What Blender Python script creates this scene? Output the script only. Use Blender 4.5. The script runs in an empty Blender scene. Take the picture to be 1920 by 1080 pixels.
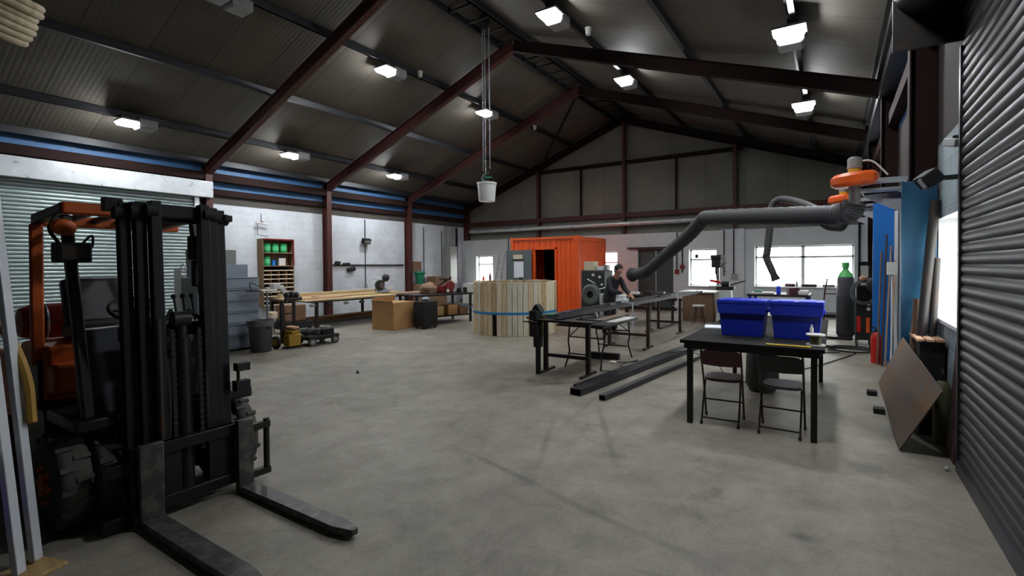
import bpy, bmesh, math, random
from mathutils import Vector, Matrix, Euler
random.seed(7)
scn = bpy.context.scene
COL = scn.collection
PI = math.pi
V = Vector

# ------------------------------------------------------------------ materials
def lin(c):
    return tuple((x / 12.92 if x <= .04045 else ((x + .055) / 1.055) ** 2.4) for x in (v / 255 for v in c))

def mat(name, rgb, rough=.6, metal=0., var=.0, scale=6., bump=0., bscale=60., spec=.5, rust=None, rust_amt=.55, coat=0.):
    m = bpy.data.materials.new(name); m.use_nodes = True
    nt = m.node_tree; b = nt.nodes['Principled BSDF']
    c = lin(rgb)
    b.inputs['Base Color'].default_value = (*c, 1)
    b.inputs['Roughness'].default_value = rough
    b.inputs['Metallic'].default_value = metal
    b.inputs['Specular IOR Level'].default_value = spec
    b.inputs['Coat Weight'].default_value = coat
    tc = nt.nodes.new('ShaderNodeTexCoord')
    if var or rust:
        n = nt.nodes.new('ShaderNodeTexNoise'); n.inputs['Scale'].default_value = scale
        n.inputs['Detail'].default_value = 6; n.inputs['Roughness'].default_value = .65
        nt.links.new(tc.outputs['Object'], n.inputs['Vector'])
        r = nt.nodes.new('ShaderNodeValToRGB')
        nt.links.new(n.outputs['Fac'], r.inputs['Fac'])
        if rust:
            rc = lin(rust)
            r.color_ramp.elements[0].position = rust_amt - .08; r.color_ramp.elements[1].position = rust_amt + .1
            r.color_ramp.elements[0].color = (*c, 1); r.color_ramp.elements[1].color = (*rc, 1)
        else:
            r.color_ramp.elements[0].position = .3; r.color_ramp.elements[1].position = .72
            r.color_ramp.elements[0].color = (*[x * (1 - var) for x in c], 1)
            r.color_ramp.elements[1].color = (*[min(1, x * (1 + var)) for x in c], 1)
        nt.links.new(r.outputs['Color'], b.inputs['Base Color'])
        mr = nt.nodes.new('ShaderNodeMapRange'); mr.inputs['To Min'].default_value = max(.02, rough - .1); mr.inputs['To Max'].default_value = min(1, rough + .12)
        nt.links.new(n.outputs['Fac'], mr.inputs['Value']); nt.links.new(mr.outputs['Result'], b.inputs['Roughness'])
    if bump:
        n2 = nt.nodes.new('ShaderNodeTexNoise'); n2.inputs['Scale'].default_value = bscale; n2.inputs['Detail'].default_value = 4
        nt.links.new(tc.outputs['Object'], n2.inputs['Vector'])
        bp = nt.nodes.new('ShaderNodeBump'); bp.inputs['Strength'].default_value = bump; bp.inputs['Distance'].default_value = .01
        nt.links.new(n2.outputs['Fac'], bp.inputs['Height']); nt.links.new(bp.outputs['Normal'], b.inputs['Normal'])
    return m

def emis(name, rgb, s):
    m = bpy.data.materials.new(name); m.use_nodes = True
    b = m.node_tree.nodes['Principled BSDF']
    b.inputs['Base Color'].default_value = (.8, .8, .8, 1)
    b.inputs['Emission Color'].default_value = (*rgb, 1); b.inputs['Emission Strength'].default_value = s
    return m

def pane_mat():
    m = bpy.data.materials.new('window_glass'); m.use_nodes = True
    nt = m.node_tree; nt.nodes.clear()
    o = nt.nodes.new('ShaderNodeOutputMaterial'); mx = nt.nodes.new('ShaderNodeMixShader')
    t = nt.nodes.new('ShaderNodeBsdfTransparent'); g = nt.nodes.new('ShaderNodeBsdfGlossy')
    g.inputs['Roughness'].default_value = .03; t.inputs['Color'].default_value = (.93, .95, .94, 1)
    mx.inputs['Fac'].default_value = .08
    nt.links.new(t.outputs[0], mx.inputs[1]); nt.links.new(g.outputs[0], mx.inputs[2]); nt.links.new(mx.outputs[0], o.inputs['Surface'])
    return m

def block_mat(name, rgb, rgb2, mort, bw=.45, bh=.225, axis='YZ', dirt=.35, rough=.8):
    m = bpy.data.materials.new(name); m.use_nodes = True
    nt = m.node_tree; b = nt.nodes['Principled BSDF']; L = nt.links
    tc = nt.nodes.new('ShaderNodeTexCoord'); sp = nt.nodes.new('ShaderNodeSeparateXYZ'); cb = nt.nodes.new('ShaderNodeCombineXYZ')
    L.new(tc.outputs['Object'], sp.inputs[0])
    L.new(sp.outputs['Y' if axis == 'YZ' else 'X'], cb.inputs['X']); L.new(sp.outputs['Z'], cb.inputs['Y'])
    br = nt.nodes.new('ShaderNodeTexBrick'); L.new(cb.outputs[0], br.inputs['Vector'])
    br.inputs['Scale'].default_value = 1; br.inputs['Brick Width'].default_value = bw; br.inputs['Row Height'].default_value = bh
    br.inputs['Mortar Size'].default_value = .008; br.inputs['Mortar Smooth'].default_value = .6
    br.inputs['Color1'].default_value = (*lin(rgb), 1); br.inputs['Color2'].default_value = (*lin(rgb2), 1); br.inputs['Mortar'].default_value = (*lin(mort), 1)
    n = nt.nodes.new('ShaderNodeTexNoise'); n.inputs['Scale'].default_value = 1.3; n.inputs['Detail'].default_value = 8; n.inputs['Roughness'].default_value = .7
    L.new(tc.outputs['Object'], n.inputs['Vector'])
    rp = nt.nodes.new('ShaderNodeValToRGB'); rp.color_ramp.elements[0].position = .35; rp.color_ramp.elements[1].position = .62
    rp.color_ramp.elements[0].color = (1 - dirt, 1 - dirt, 1 - dirt, 1); rp.color_ramp.elements[1].color = (1, 1, 1, 1)
    L.new(n.outputs['Fac'], rp.inputs['Fac'])
    mx = nt.nodes.new('ShaderNodeMix'); mx.data_type = 'RGBA'; mx.blend_type = 'MULTIPLY'; mx.inputs['Factor'].default_value = 1
    L.new(br.outputs['Color'], mx.inputs['A']); L.new(rp.outputs['Color'], mx.inputs['B']); L.new(mx.outputs['Result'], b.inputs['Base Color'])
    bp = nt.nodes.new('ShaderNodeBump'); bp.inputs['Strength'].default_value = .35; bp.inputs['Distance'].default_value = .01
    L.new(br.outputs['Fac'], bp.inputs['Height']); bp.invert = True; L.new(bp.outputs['Normal'], b.inputs['Normal'])
    b.inputs['Roughness'].default_value = rough
    return m

def sheet_mat(name, rgb, axis, pitch, joint, dark=.55, rough=.7):
    """ribbed liner sheet: fine ribs across `axis`, an overlap joint every `joint` metres, blotchy tone per sheet"""
    m = bpy.data.materials.new(name); m.use_nodes = True
    nt = m.node_tree; b = nt.nodes['Principled BSDF']; L = nt.links
    tc = nt.nodes.new('ShaderNodeTexCoord'); sp = nt.nodes.new('ShaderNodeSeparateXYZ'); L.new(tc.outputs['Object'], sp.inputs[0])
    def math_(op, a, bb=None):
        x = nt.nodes.new('ShaderNodeMath'); x.operation = op
        for i, q in enumerate((a, bb)):
            if q is None: continue
            if isinstance(q, (int, float)): x.inputs[i].default_value = q
            else: L.new(q, x.inputs[i])
        return x.outputs[0]
    co = sp.outputs[axis]
    rib = math_('SINE', math_('MULTIPLY', co, 2 * PI / pitch))
    ribc = math_('ADD', math_('MULTIPLY', rib, .03), .97)
    q = math_('FRACT', math_('DIVIDE', co, joint))
    j = math_('LESS_THAN', q, .02)
    cell = math_('FLOOR', math_('DIVIDE', co, joint))
    wn = nt.nodes.new('ShaderNodeTexWhiteNoise'); wn.noise_dimensions = '1D'; L.new(cell, wn.inputs['W'])
    tone = math_('ADD', math_('MULTIPLY', wn.outputs['Value'], .22), .84)
    n = nt.nodes.new('ShaderNodeTexNoise'); n.inputs['Scale'].default_value = .9; n.inputs['Detail'].default_value = 7; L.new(tc.outputs['Object'], n.inputs['Vector'])
    nz = math_('ADD', math_('MULTIPLY', n.outputs['Fac'], .7), .62)
    f = math_('MULTIPLY', math_('MULTIPLY', ribc, tone), nz)
    f = math_('MULTIPLY', f, math_('SUBTRACT', 1, math_('MULTIPLY', j, dark)))
    vm = nt.nodes.new('ShaderNodeVectorMath'); vm.operation = 'SCALE'; vm.inputs[0].default_value = lin(rgb); L.new(f, vm.inputs['Scale'])
    L.new(vm.outputs[0], b.inputs['Base Color'])
    bp = nt.nodes.new('ShaderNodeBump'); bp.inputs['Strength'].default_value = .07; bp.inputs['Distance'].default_value = .02
    L.new(rib, bp.inputs['Height']); L.new(bp.outputs['Normal'], b.inputs['Normal'])
    b.inputs['Roughness'].default_value = rough
    return m

def wood_mat(name, rgb, rgb2, axis='X', scale=3., rough=.75):
    m = bpy.data.materials.new(name); m.use_nodes = True
    nt = m.node_tree; b = nt.nodes['Principled BSDF']; L = nt.links
    tc = nt.nodes.new('ShaderNodeTexCoord'); mp = nt.nodes.new('ShaderNodeMapping')
    sc = {'X': (1, 12, 12), 'Y': (12, 1, 12), 'Z': (12, 12, 1)}[axis]
    mp.inputs['Scale'].default_value = sc; L.new(tc.outputs['Object'], mp.inputs['Vector'])
    n = nt.nodes.new('ShaderNodeTexNoise'); n.inputs['Scale'].default_value = scale; n.inputs['Detail'].default_value = 7; n.inputs['Distortion'].default_value = .6
    L.new(mp.outputs[0], n.inputs['Vector'])
    r = nt.nodes.new('ShaderNodeValToRGB'); r.color_ramp.elements[0].position = .32; r.color_ramp.elements[1].position = .66
    r.color_ramp.elements[0].color = (*lin(rgb2), 1); r.color_ramp.elements[1].color = (*lin(rgb), 1)
    L.new(n.outputs['Fac'], r.inputs['Fac']); L.new(r.outputs['Color'], b.inputs['Base Color'])
    b.inputs['Roughness'].default_value = rough
    return m

def floor_mat():
    m = bpy.data.materials.new('worn_concrete'); m.use_nodes = True
    nt = m.node_tree; b = nt.nodes['Principled BSDF']; L = nt.links
    tc = nt.nodes.new('ShaderNodeTexCoord')
    def noise(s, d=8, r=.65, dist=0, vec=None):
        n = nt.nodes.new('ShaderNodeTexNoise'); n.inputs['Scale'].default_value = s; n.inputs['Detail'].default_value = d
        n.inputs['Roughness'].default_value = r; n.inputs['Distortion'].default_value = dist
        L.new(vec or tc.outputs['Object'], n.inputs['Vector']); return n.outputs['Fac']
    def ramp(f, p0, p1, c0, c1):
        r = nt.nodes.new('ShaderNodeValToRGB'); r.color_ramp.elements[0].position = p0; r.color_ramp.elements[1].position = p1
        r.color_ramp.elements[0].color = (*c0, 1); r.color_ramp.elements[1].color = (*c1, 1); L.new(f, r.inputs['Fac']); return r.outputs['Color']
    def mix(a, c, mode='MULTIPLY', f=1.):
        x = nt.nodes.new('ShaderNodeMix'); x.data_type = 'RGBA'; x.blend_type = mode
        if isinstance(f, float): x.inputs['Factor'].default_value = f
        else: L.new(f, x.inputs['Factor'])
        L.new(a, x.inputs['A'])
        if isinstance(c, tuple): x.inputs['B'].default_value = (*c, 1)
        else: L.new(c, x.inputs['B'])
        return x.outputs['Result']
    base = ramp(noise(.55), .3, .7, lin((126, 120, 110)), lin((158, 152, 141)))
    base = mix(base, ramp(noise(2.6, 9, .75, .4), .28, .62, (.62, .62, .61), (1.08, 1.08, 1.08)))
    base = mix(base, ramp(noise(45, 3), .3, .75, (.86, .86, .86), (1.08, 1.08, 1.07)))
    base = mix(base, ramp(noise(.9, 5, .7, 1.5), .60, .75, (1, 1, 1), (.62, .6, .58)))
    # scuffs: long thin arcs and cracks
    mp = nt.nodes.new('ShaderNodeMapping'); mp.inputs['Scale'].default_value = (.55, .22, 1); mp.inputs['Rotation'].default_value = (0, 0, .35)
    L.new(tc.outputs['Object'], mp.inputs['Vector'])
    dn = nt.nodes.new('ShaderNodeTexNoise'); dn.inputs['Scale'].default_value = 1.2; dn.inputs['Detail'].default_value = 3; L.new(mp.outputs[0], dn.inputs['Vector'])
    ad = nt.nodes.new('ShaderNodeMix'); ad.data_type = 'RGBA'; ad.blend_type = 'LINEAR_LIGHT'; ad.inputs['Factor'].default_value = .22
    L.new(mp.outputs[0], ad.inputs['A']); L.new(dn.outputs['Color'], ad.inputs['B'])
    vo = nt.nodes.new('ShaderNodeTexVoronoi'); vo.feature = 'DISTANCE_TO_EDGE'; vo.inputs['Scale'].default_value = 1.5; L.new(ad.outputs['Result'], vo.inputs['Vector'])
    base = mix(base, ramp(vo.outputs['Distance'], .0, .018, (.78, .77, .76), (1, 1, 1)), 'MULTIPLY', .3)
    # individual oil stains and tyre marks: (x, y, half-length, half-width, angle, strength)
    for (x, y, a, c, rz, s) in [(-.15, 3.3, .16, .07, .2, .6), (-1.65, 3.9, .2, .1, .1, .45), (-3.9, 6.5, 1.1, .45, .2, .55), (-3.4, 5.9, 1.3, .12, .75, .4),
                                (-2.05, 4.5, 1.3, .05, 2.1, .4), (-2.4, 3.9, .9, .05, 2.0, .38), (-2.3, 3.15, 1.0, .05, -.25, .5), (-1.4, 2.9, 1.1, .05, -.2, .35),
                                (-2.6, 5.3, .06, 1.2, .15, .35), (-.6, 5.2, .55, .25, .1, .35), (-.3, 2.6, .9, .04, .2, .35), (-9.1, 7.2, .3, .12, .3, .3), (-6.1, 5.6, .9, .05, .6, .25),
                                (-5.6, 3.8, 1.2, .06, .3, .28), (.15, 4.7, .5, .3, .0, .35), (-3.0, 9.0, .8, .3, .2, .4), (-.55, 2.1, 1.1, .05, .55, .35)]:
        q = nt.nodes.new('ShaderNodeMapping'); q.vector_type = 'TEXTURE'
        q.inputs['Location'].default_value = (x, y, 0); q.inputs['Rotation'].default_value = (0, 0, rz); q.inputs['Scale'].default_value = (a, c, 5)
        L.new(tc.outputs['Object'], q.inputs['Vector'])
        g = nt.nodes.new('ShaderNodeTexGradient'); g.gradient_type = 'SPHERICAL'; L.new(q.outputs[0], g.inputs['Vector'])
        mu = nt.nodes.new('ShaderNodeMath'); mu.operation = 'MULTIPLY'; L.new(g.outputs['Fac'], mu.inputs[0]); L.new(noise(5, 4), mu.inputs[1])
        m2 = nt.nodes.new('ShaderNodeMath'); m2.operation = 'MULTIPLY'; m2.use_clamp = True; L.new(mu.outputs[0], m2.inputs[0]); m2.inputs[1].default_value = s * 2.2
        base = mix(base, (.25, .24, .23), 'MULTIPLY', m2.outputs[0])
    L.new(base, b.inputs['Base Color'])
    rr = nt.nodes.new('ShaderNodeMapRange'); rr.inputs['To Min'].default_value = .38; rr.inputs['To Max'].default_value = .7
    L.new(noise(1.8), rr.inputs['Value']); L.new(rr.outputs['Result'], b.inputs['Roughness'])
    b.inputs['Specular IOR Level'].default_value = .35
    bp = nt.nodes.new('ShaderNodeBump'); bp.inputs['Strength'].default_value = .12; bp.inputs['Distance'].default_value = .01
    L.new(noise(30, 5), bp.inputs['Height']); L.new(bp.outputs['Normal'], b.inputs['Normal'])
    return m

M = dict(
    floor=floor_mat(), glass=pane_mat(),
    roof=sheet_mat('roof_liner', (84, 79, 71), 'Y', .085, 1.02), gable=sheet_mat('gable_cladding', (122, 122, 113), 'X', .16, 1.35, .3),
    blockL=block_mat('painted_blockwork_left', (216, 223, 231), (211, 218, 226), (202, 209, 217), axis='YZ', dirt=.2),
    blockB=block_mat('painted_blockwork_back', (206, 209, 212), (203, 206, 209), (198, 201, 204), axis='XZ', dirt=.12),
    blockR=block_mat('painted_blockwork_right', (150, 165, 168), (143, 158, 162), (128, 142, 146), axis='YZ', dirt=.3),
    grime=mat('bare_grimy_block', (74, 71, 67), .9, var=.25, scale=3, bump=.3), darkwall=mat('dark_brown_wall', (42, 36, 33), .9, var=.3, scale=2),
    blueclad=mat('blue_cladding', (58, 104, 150), .55, var=.15, scale=3),
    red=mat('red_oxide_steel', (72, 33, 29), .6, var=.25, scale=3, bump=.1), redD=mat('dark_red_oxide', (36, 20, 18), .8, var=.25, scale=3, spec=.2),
    purlin=mat('grey_purlin', (46, 48, 52), .5, .3, var=.2, scale=2), galv=mat('galvanised', (206, 211, 215), .3, .55, var=.12, scale=5),
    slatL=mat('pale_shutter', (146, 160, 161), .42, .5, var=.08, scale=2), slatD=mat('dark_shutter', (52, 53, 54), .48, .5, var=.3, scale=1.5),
    lamp=emis('lamp_lens', (.95, .98, 1.0), 130.), lampoff=mat('lamp_lens_off', (150, 152, 152), .3), housing=mat('lamp_housing', (150, 152, 152), .5, var=.1),
    white=mat('white_paint', (225, 226, 228), .5), upvc=mat('white_window_frame', (222, 224, 226), .35), greend=mat('dark_green_door', (62, 74, 74), .5, var=.08),
    black=mat('black_paint', (20, 20, 21), .5, var=.2), blackM=mat('black_matt', (20, 20, 21), .75), rubber=mat('rubber', (74, 71, 68), .85, bump=.2, bscale=40),
    steelD=mat('dark_steel', (42, 40, 39), .55, .4, rust=(76, 50, 38), rust_amt=.62, scale=8), mill=mat('mill_steel', (78, 79, 84), .42, .8, var=.2, scale=4),
    brownst=mat('brown_painted_steel', (64, 38, 32), .6, var=.2), steel=mat('bare_steel', (150, 152, 155), .3, .9, var=.12), alu=mat('aluminium', (222, 228, 236), .35, .3, var=.06, scale=12),
    rustplate=mat('rusty_plate', (112, 102, 94), .62, .35, rust=(124, 98, 74), rust_amt=.5, scale=3.5),
    flOrange=mat('forklift_orange', (196, 92, 34), .5, var=.2), flGrey=mat('forklift_grey', (62, 66, 74), .5, var=.2), mast=mat('mast_black', (25, 26, 29), .45, .3, var=.2),
    fork=mat('fork_steel', (72, 72, 74), .45, .5, rust=(110, 106, 100), rust_amt=.55, scale=9), seatv=mat('seat_vinyl', (42, 44, 47), .5), rim=mat('rim_orange', (236, 130, 48), .5, rust=(90, 44, 24), rust_amt=.55, scale=30),
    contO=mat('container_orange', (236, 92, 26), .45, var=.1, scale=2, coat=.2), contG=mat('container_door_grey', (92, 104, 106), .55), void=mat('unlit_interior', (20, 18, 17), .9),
    paper=mat('paper', (226, 230, 238), .8), cream=mat('cream_paper', (214, 200, 172), .8), strap=mat('blue_strap', (34, 130, 196), .6),
    stave=[wood_mat('tub_stave_%s' % k, a, bb, 'Z', 2.5) for k, (a, bb) in zip(('pale', 'mid', 'tan', 'grey'), [((238, 228, 206), (212, 196, 166)), ((224, 206, 172), (190, 168, 128)), ((204, 180, 138), (164, 138, 98)), ((226, 222, 204), (196, 188, 164))])],
    pine=wood_mat('pine', (206, 186, 148), (176, 152, 112), 'Y'), ply=wood_mat('plywood', (196, 166, 118), (168, 136, 90), 'X'), pinkwood=wood_mat('pink_board', (206, 168, 140), (180, 136, 108), 'Y'),
    card=mat('cardboard', (176, 134, 88), .85, var=.12, scale=4), cardD=mat('cardboard_dark', (128, 96, 74), .85, var=.15), woodD=wood_mat('brown_wood', (118, 92, 70), (88, 66, 48), 'Z'),
    blue=mat('crate_blue', (44, 70, 226), .38, var=.06), blueD=mat('crate_blue_rib', (34, 54, 190), .45),
    panelT=mat('teal_blue_panel', (22, 74, 104), .5, var=.25, scale=2.5), panelB=mat('bright_blue_panel', (24, 112, 196), .5, var=.12, scale=2),
    maroon=mat('maroon_vinyl', (84, 40, 54), .55, var=.1), charcoal=mat('charcoal_vinyl', (38, 38, 41), .5), greyfab=mat('grey_fabric', (104, 104, 108), .85, var=.1), tube=mat('brown_tube', (88, 78, 74), .35, .7),
    fan=mat('fan_orange', (226, 92, 26), .4), motor=mat('motor_grey', (150, 152, 150), .45, .3), yellow=mat('yellow', (206, 176, 44), .5), hose=mat('black_hose', (58, 58, 60), .6, var=.15), hoseD=mat('dark_hose', (34, 34, 36), .7),
    gusset=mat('grey_gusset', (172, 174, 180), .5), green=mat('gas_green', (84, 176, 92), .45), cyl=mat('gas_bottle_grey', (72, 72, 82), .4, var=.15), cylD=mat('gas_bottle_dark', (44, 44, 48), .5, var=.2),
    redG=mat('gloss_red', (190, 34, 30), .35), redM=mat('machine_red', (128, 32, 34), .45), tin=mat('green_tin', (26, 150, 84), .4), tinlid=mat('pale_green_lid', (96, 200, 140), .4), shelfW=mat('shelf_edge', (220, 202, 180), .7), shelfB=mat('brown_shelf', (128, 104, 78), .8, var=.1),
    bluegrey=mat('blue_grey_cabinet', (146, 158, 172), .45, var=.07), bgdark=mat('cabinet_shadow_line', (84, 92, 104), .5), binG=mat('bin_grey', (66, 68, 70), .55, var=.08), bag=mat('bin_bag', (96, 94, 96), .4),
    skin=mat('skin', (190, 142, 122), .55), hair=mat('dark_hair', (34, 28, 26), .7), jacket=mat('dark_jacket', (40, 42, 50), .8, var=.12), trousers=mat('dark_trousers', (34, 34, 38), .85, var=.1), boot=mat('boot', (28, 24, 22), .6),
    machine=mat('machine_dark_green', (46, 52, 50), .55, var=.15), disc=mat('machine_disc', (92, 100, 96), .45, .3, var=.1), stone=mat('light_grey_machine', (176, 182, 180), .45, var=.08), pale=mat('pale_plastic', (222, 222, 218), .45),
    coil=wood_mat('beige_hose', (196, 184, 156), (164, 150, 122), 'Z', 1.), olive=mat('olive_can', (86, 84, 60), .5, var=.1), bucket=mat('white_bucket', (226, 228, 228), .4), chain=mat('chain', (150, 152, 156), .35, .8), cable=mat('cable', (26, 26, 28), .7), cableY=mat('yellow_hose', (168, 130, 46), .6),
    tabletop=mat('matt_black_top', (20, 20, 20), .8, spec=.25, var=.3), asphalt=mat('yard_concrete', (176, 176, 172), .9, var=.08), greenE=mat('emerald', (24, 128, 96), .5), tan=mat('tan_leather', (158, 126, 100), .7), purple=mat('violet_cloth', (84, 66, 140), .8),
)

# ------------------------------------------------------------------ mesh builder
class MB:
    def __init__(s): s.bm = bmesh.new()
    def _set(s, vs, mi):
        for f in {f for v in vs for f in v.link_faces}: f.material_index = mi
        return vs
    def box(s, c, d, rot=None, mi=0):
        r = bmesh.ops.create_cube(s.bm, size=1)['verts']
        mt = Matrix.Translation(V(c)) @ (Euler(rot).to_matrix().to_4x4() if rot else Matrix()) @ Matrix.Diagonal((*d, 1))
        bmesh.ops.transform(s.bm, matrix=mt, verts=r); return s._set(r, mi)
    def b2(s, a, b, mi=0):
        return s.box([(x + y) / 2 for x, y in zip(a, b)], [abs(y - x) for x, y in zip(a, b)], None, mi)
    def beam(s, p0, p1, w, h, up=(0, 0, 1), mi=0):
        p0, p1 = V(p0), V(p1); z = (p1 - p0); l = z.length; z.normalize()
        x = V(up).cross(z)
        if x.length < 1e-5: x = V((1, 0, 0)).cross(z)
        x.normalize(); y = z.cross(x)
        mt = Matrix((x, y, z)).transposed().to_4x4(); mt.translation = (p0 + p1) / 2
        r = bmesh.ops.create_cube(s.bm, size=1)['verts']
        bmesh.ops.transform(s.bm, matrix=mt @ Matrix.Diagonal((w, h, l, 1)), verts=r); return s._set(r, mi)
    def ibeam(s, p0, p1, h, b, up=(0, 0, 1), tf=.016, tw=.012, mi=0):
        p0, p1 = V(p0), V(p1); z = (p1 - p0).normalized(); x = V(up).cross(z).normalized(); y = z.cross(x)
        for o in (h / 2 - tf / 2, -h / 2 + tf / 2): s.beam(p0 + y * o, p1 + y * o, b, tf, up, mi)
        s.beam(p0, p1, tw, h - 2 * tf, up, mi)
    def cyl(s, p0, p1, r, r2=None, n=16, mi=0, caps=True):
        p0, p1 = V(p0), V(p1); d = p1 - p0; l = d.length
        q = bmesh.ops.create_cone(s.bm, cap_ends=caps, segments=n, radius1=r, radius2=r if r2 is None else r2, depth=l)['verts']
        mt = Matrix.Translation((p0 + p1) / 2) @ d.to_track_quat('Z', 'Y').to_matrix().to_4x4()
        bmesh.ops.transform(s.bm, matrix=mt, verts=q); return s._set(q, mi)
    def sph(s, c, r, n=16, mi=0, rot=None):
        q = bmesh.ops.create_uvsphere(s.bm, u_segments=n, v_segments=max(6, n // 2), radius=1)['verts']
        d = (r, r, r) if isinstance(r, (int, float)) else r
        mt = Matrix.Translation(V(c)) @ (Euler(rot).to_matrix().to_4x4() if rot else Matrix()) @ Matrix.Diagonal((*d, 1))
        bmesh.ops.transform(s.bm, matrix=mt, verts=q); return s._set(q, mi)
    def lathe(s, prof, c=(0, 0, 0), axis=(0, 0, 1), n=24, mi=0, caps=True):
        q = V(axis).normalized().to_track_quat('Z', 'Y').to_matrix(); c = V(c); rings = []
        for r, z in prof:
            rings.append([s.bm.verts.new(c + q @ V((r * math.cos(2 * PI * i / n), r * math.sin(2 * PI * i / n), z))) for i in range(n)])
        fs = []
        for a, b in zip(rings, rings[1:]):
            for i in range(n): fs.append(s.bm.faces.new((a[i], a[(i + 1) % n], b[(i + 1) % n], b[i])))
        if caps:
            fs.append(s.bm.faces.new(rings[0][::-1])); fs.append(s.bm.faces.new(rings[-1]))
        for f in fs: f.material_index = mi
    def tube(s, pts, r, n=8, mi=0, rib=None, close=False):
        pts = [V(p) for p in pts]; m = len(pts); rings = []; prev = None
        for i, p in enumerate(pts):
            t = (pts[(i + 1) % m] - pts[i - 1]) if close else (pts[min(i + 1, m - 1)] - pts[max(i - 1, 0)])
            t.normalize()
            if prev is None: x = t.orthogonal().normalized()
            else: x = (prev - t * prev.dot(t)).normalized()
            prev = x; y = t.cross(x)
            rr = r(i / (m - 1)) if callable(r) else r
            if rib and i % 2: rr *= rib
            rings.append([s.bm.verts.new(p + (x * math.cos(2 * PI * k / n) + y * math.sin(2 * PI * k / n)) * rr) for k in range(n)])
        fs = []
        for a, b in zip(rings, rings[1:] + ([rings[0]] if close else [])):
            for i in range(n): fs.append(s.bm.faces.new((a[i], a[(i + 1) % n], b[(i + 1) % n], b[i])))
        if not close:
            fs.append(s.bm.faces.new(rings[0][::-1])); fs.append(s.bm.faces.new(rings[-1]))
        for f in fs: f.material_index = mi; f.smooth = True
    def prism(s, poly, d, mi=0):
        """poly: list of 3-D points; d: extrusion vector"""
        a = [s.bm.verts.new(V(p)) for p in poly]; b = [s.bm.verts.new(V(p) + V(d)) for p in poly]; n = len(a)
        fs = [s.bm.faces.new(a[::-1]), s.bm.faces.new(b)] + [s.bm.faces.new((a[i], a[(i + 1) % n], b[(i + 1) % n], b[i])) for i in range(n)]
        for f in fs: f.material_index = mi
    def quad(s, pts, mi=0):
        f = s.bm.faces.new([s.bm.verts.new(V(p)) for p in pts]); f.material_index = mi
    def taper(s, c, d0, d1, h, mi=0):
        """box with bottom size d0, top size d1, base centre c"""
        c = V(c); q = []
        for (dx, dy), z in ((d0, 0), (d1, h)):
            q.append([s.bm.verts.new(c + V((sx * dx / 2, sy * dy / 2, z))) for sx, sy in ((-1, -1), (1, -1), (1, 1), (-1, 1))])
        a, b = q
        fs = [s.bm.faces.new(a[::-1]), s.bm.faces.new(b)] + [s.bm.faces.new((a[i], a[(i + 1) % 4], b[(i + 1) % 4], b[i])) for i in range(4)]
        for f in fs: f.material_index = mi
    def build(s, name, m, parent=None, bevel=0, smooth=True, org=None):
        bmesh.ops.recalc_face_normals(s.bm, faces=s.bm.faces)
        if org is None:
            if parent is not None: org = V(parent['_w']) if '_w' in parent else parent.matrix_world.translation.copy()
            else:
                xs = [v.co for v in s.bm.verts]
                org = V(((min(v.x for v in xs) + max(v.x for v in xs)) / 2, (min(v.y for v in xs) + max(v.y for v in xs)) / 2, min(v.z for v in xs)))
        org = V(org)
        bmesh.ops.translate(s.bm, verts=s.bm.verts, vec=-org)
        me = bpy.data.meshes.new(name); s.bm.to_mesh(me); s.bm.free()
        for x in (m if isinstance(m, (list, tuple)) else [m]): me.materials.append(x)
        if smooth:
            me.polygons.foreach_set('use_smooth', [True] * len(me.polygons))
            me.set_sharp_from_angle(angle=math.radians(38))
        o = bpy.data.objects.new(name, me); COL.objects.link(o)
        if parent is not None:
            o.parent = parent
            pw = V(WORLD[parent.name]); o.location = org - pw
        else: o.location = org
        WORLD[o.name] = tuple(org)
        if bevel:
            bv = o.modifiers.new('bevel', 'BEVEL'); bv.width = bevel; bv.segments = 2; bv.limit_method = 'ANGLE'; bv.angle_limit = math.radians(50)
        return o
WORLD = {}
def part(name, mb, m, parent, bevel=0, label=None):
    o = mb.build(name, m, parent, bevel, org=WORLD[parent.name])
    if label: o['label'] = label
    return o
def thing(name, label, cat, loc, group=None):
    o = bpy.data.objects.new(name, None); COL.objects.link(o); o.location = loc; o.empty_display_size = .1
    WORLD[o.name] = tuple(loc); return tag(o, label, cat, group)
def tag(o, label=None, cat=None, group=None, kind=None):
    if label: o['label'] = label
    if cat: o['category'] = cat
    if group: o['group'] = group
    if kind: o['kind'] = kind
    return o
def solo(name, mb, m, label, cat, group=None, bevel=0, kind=None):
    return tag(mb.build(name, m, None, bevel), label, cat, group, kind)
def struct(name, mb, m, label=None, cat=None, bevel=0, org=None):
    return tag(mb.build(name, m, None, bevel, org=org), label, cat, None, 'structure')
def copy_tree(o, parent=None):
    c = o.copy(); COL.objects.link(c); WORLD[c.name] = WORLD[o.name]
    if parent is not None: c.parent = parent
    for ch in list(o.children): copy_tree(ch, c)
    return c
def place(o, loc, rz=None):
    o.location = loc
    if rz is not None: o.rotation_euler.z = rz
    return o
def one(kind, *a, **k):
    m = MB(); getattr(m, kind)(*a, **k); return m
def arc(c, r, a0, a1, n, u, w):
    c, u, w = V(c), V(u), V(w)
    return [c + u * r * math.cos(a0 + (a1 - a0) * i / n) + w * r * math.sin(a0 + (a1 - a0) * i / n) for i in range(n + 1)]
def spline(pts, n=8):
    pts = [V(p) for p in pts]; out = []
    q = [pts[0] * 2 - pts[1]] + pts + [pts[-1] * 2 - pts[-2]]
    for i in range(1, len(q) - 2):
        for k in range(n):
            t = k / n; a, b, c, d = q[i - 1], q[i], q[i + 1], q[i + 2]
            out.append(.5 * ((2 * b) + (c - a) * t + (2 * a - 5 * b + 4 * c - d) * t * t + (3 * b - a - 3 * c + d) * t ** 3))
    out.append(pts[-1]); return out
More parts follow.
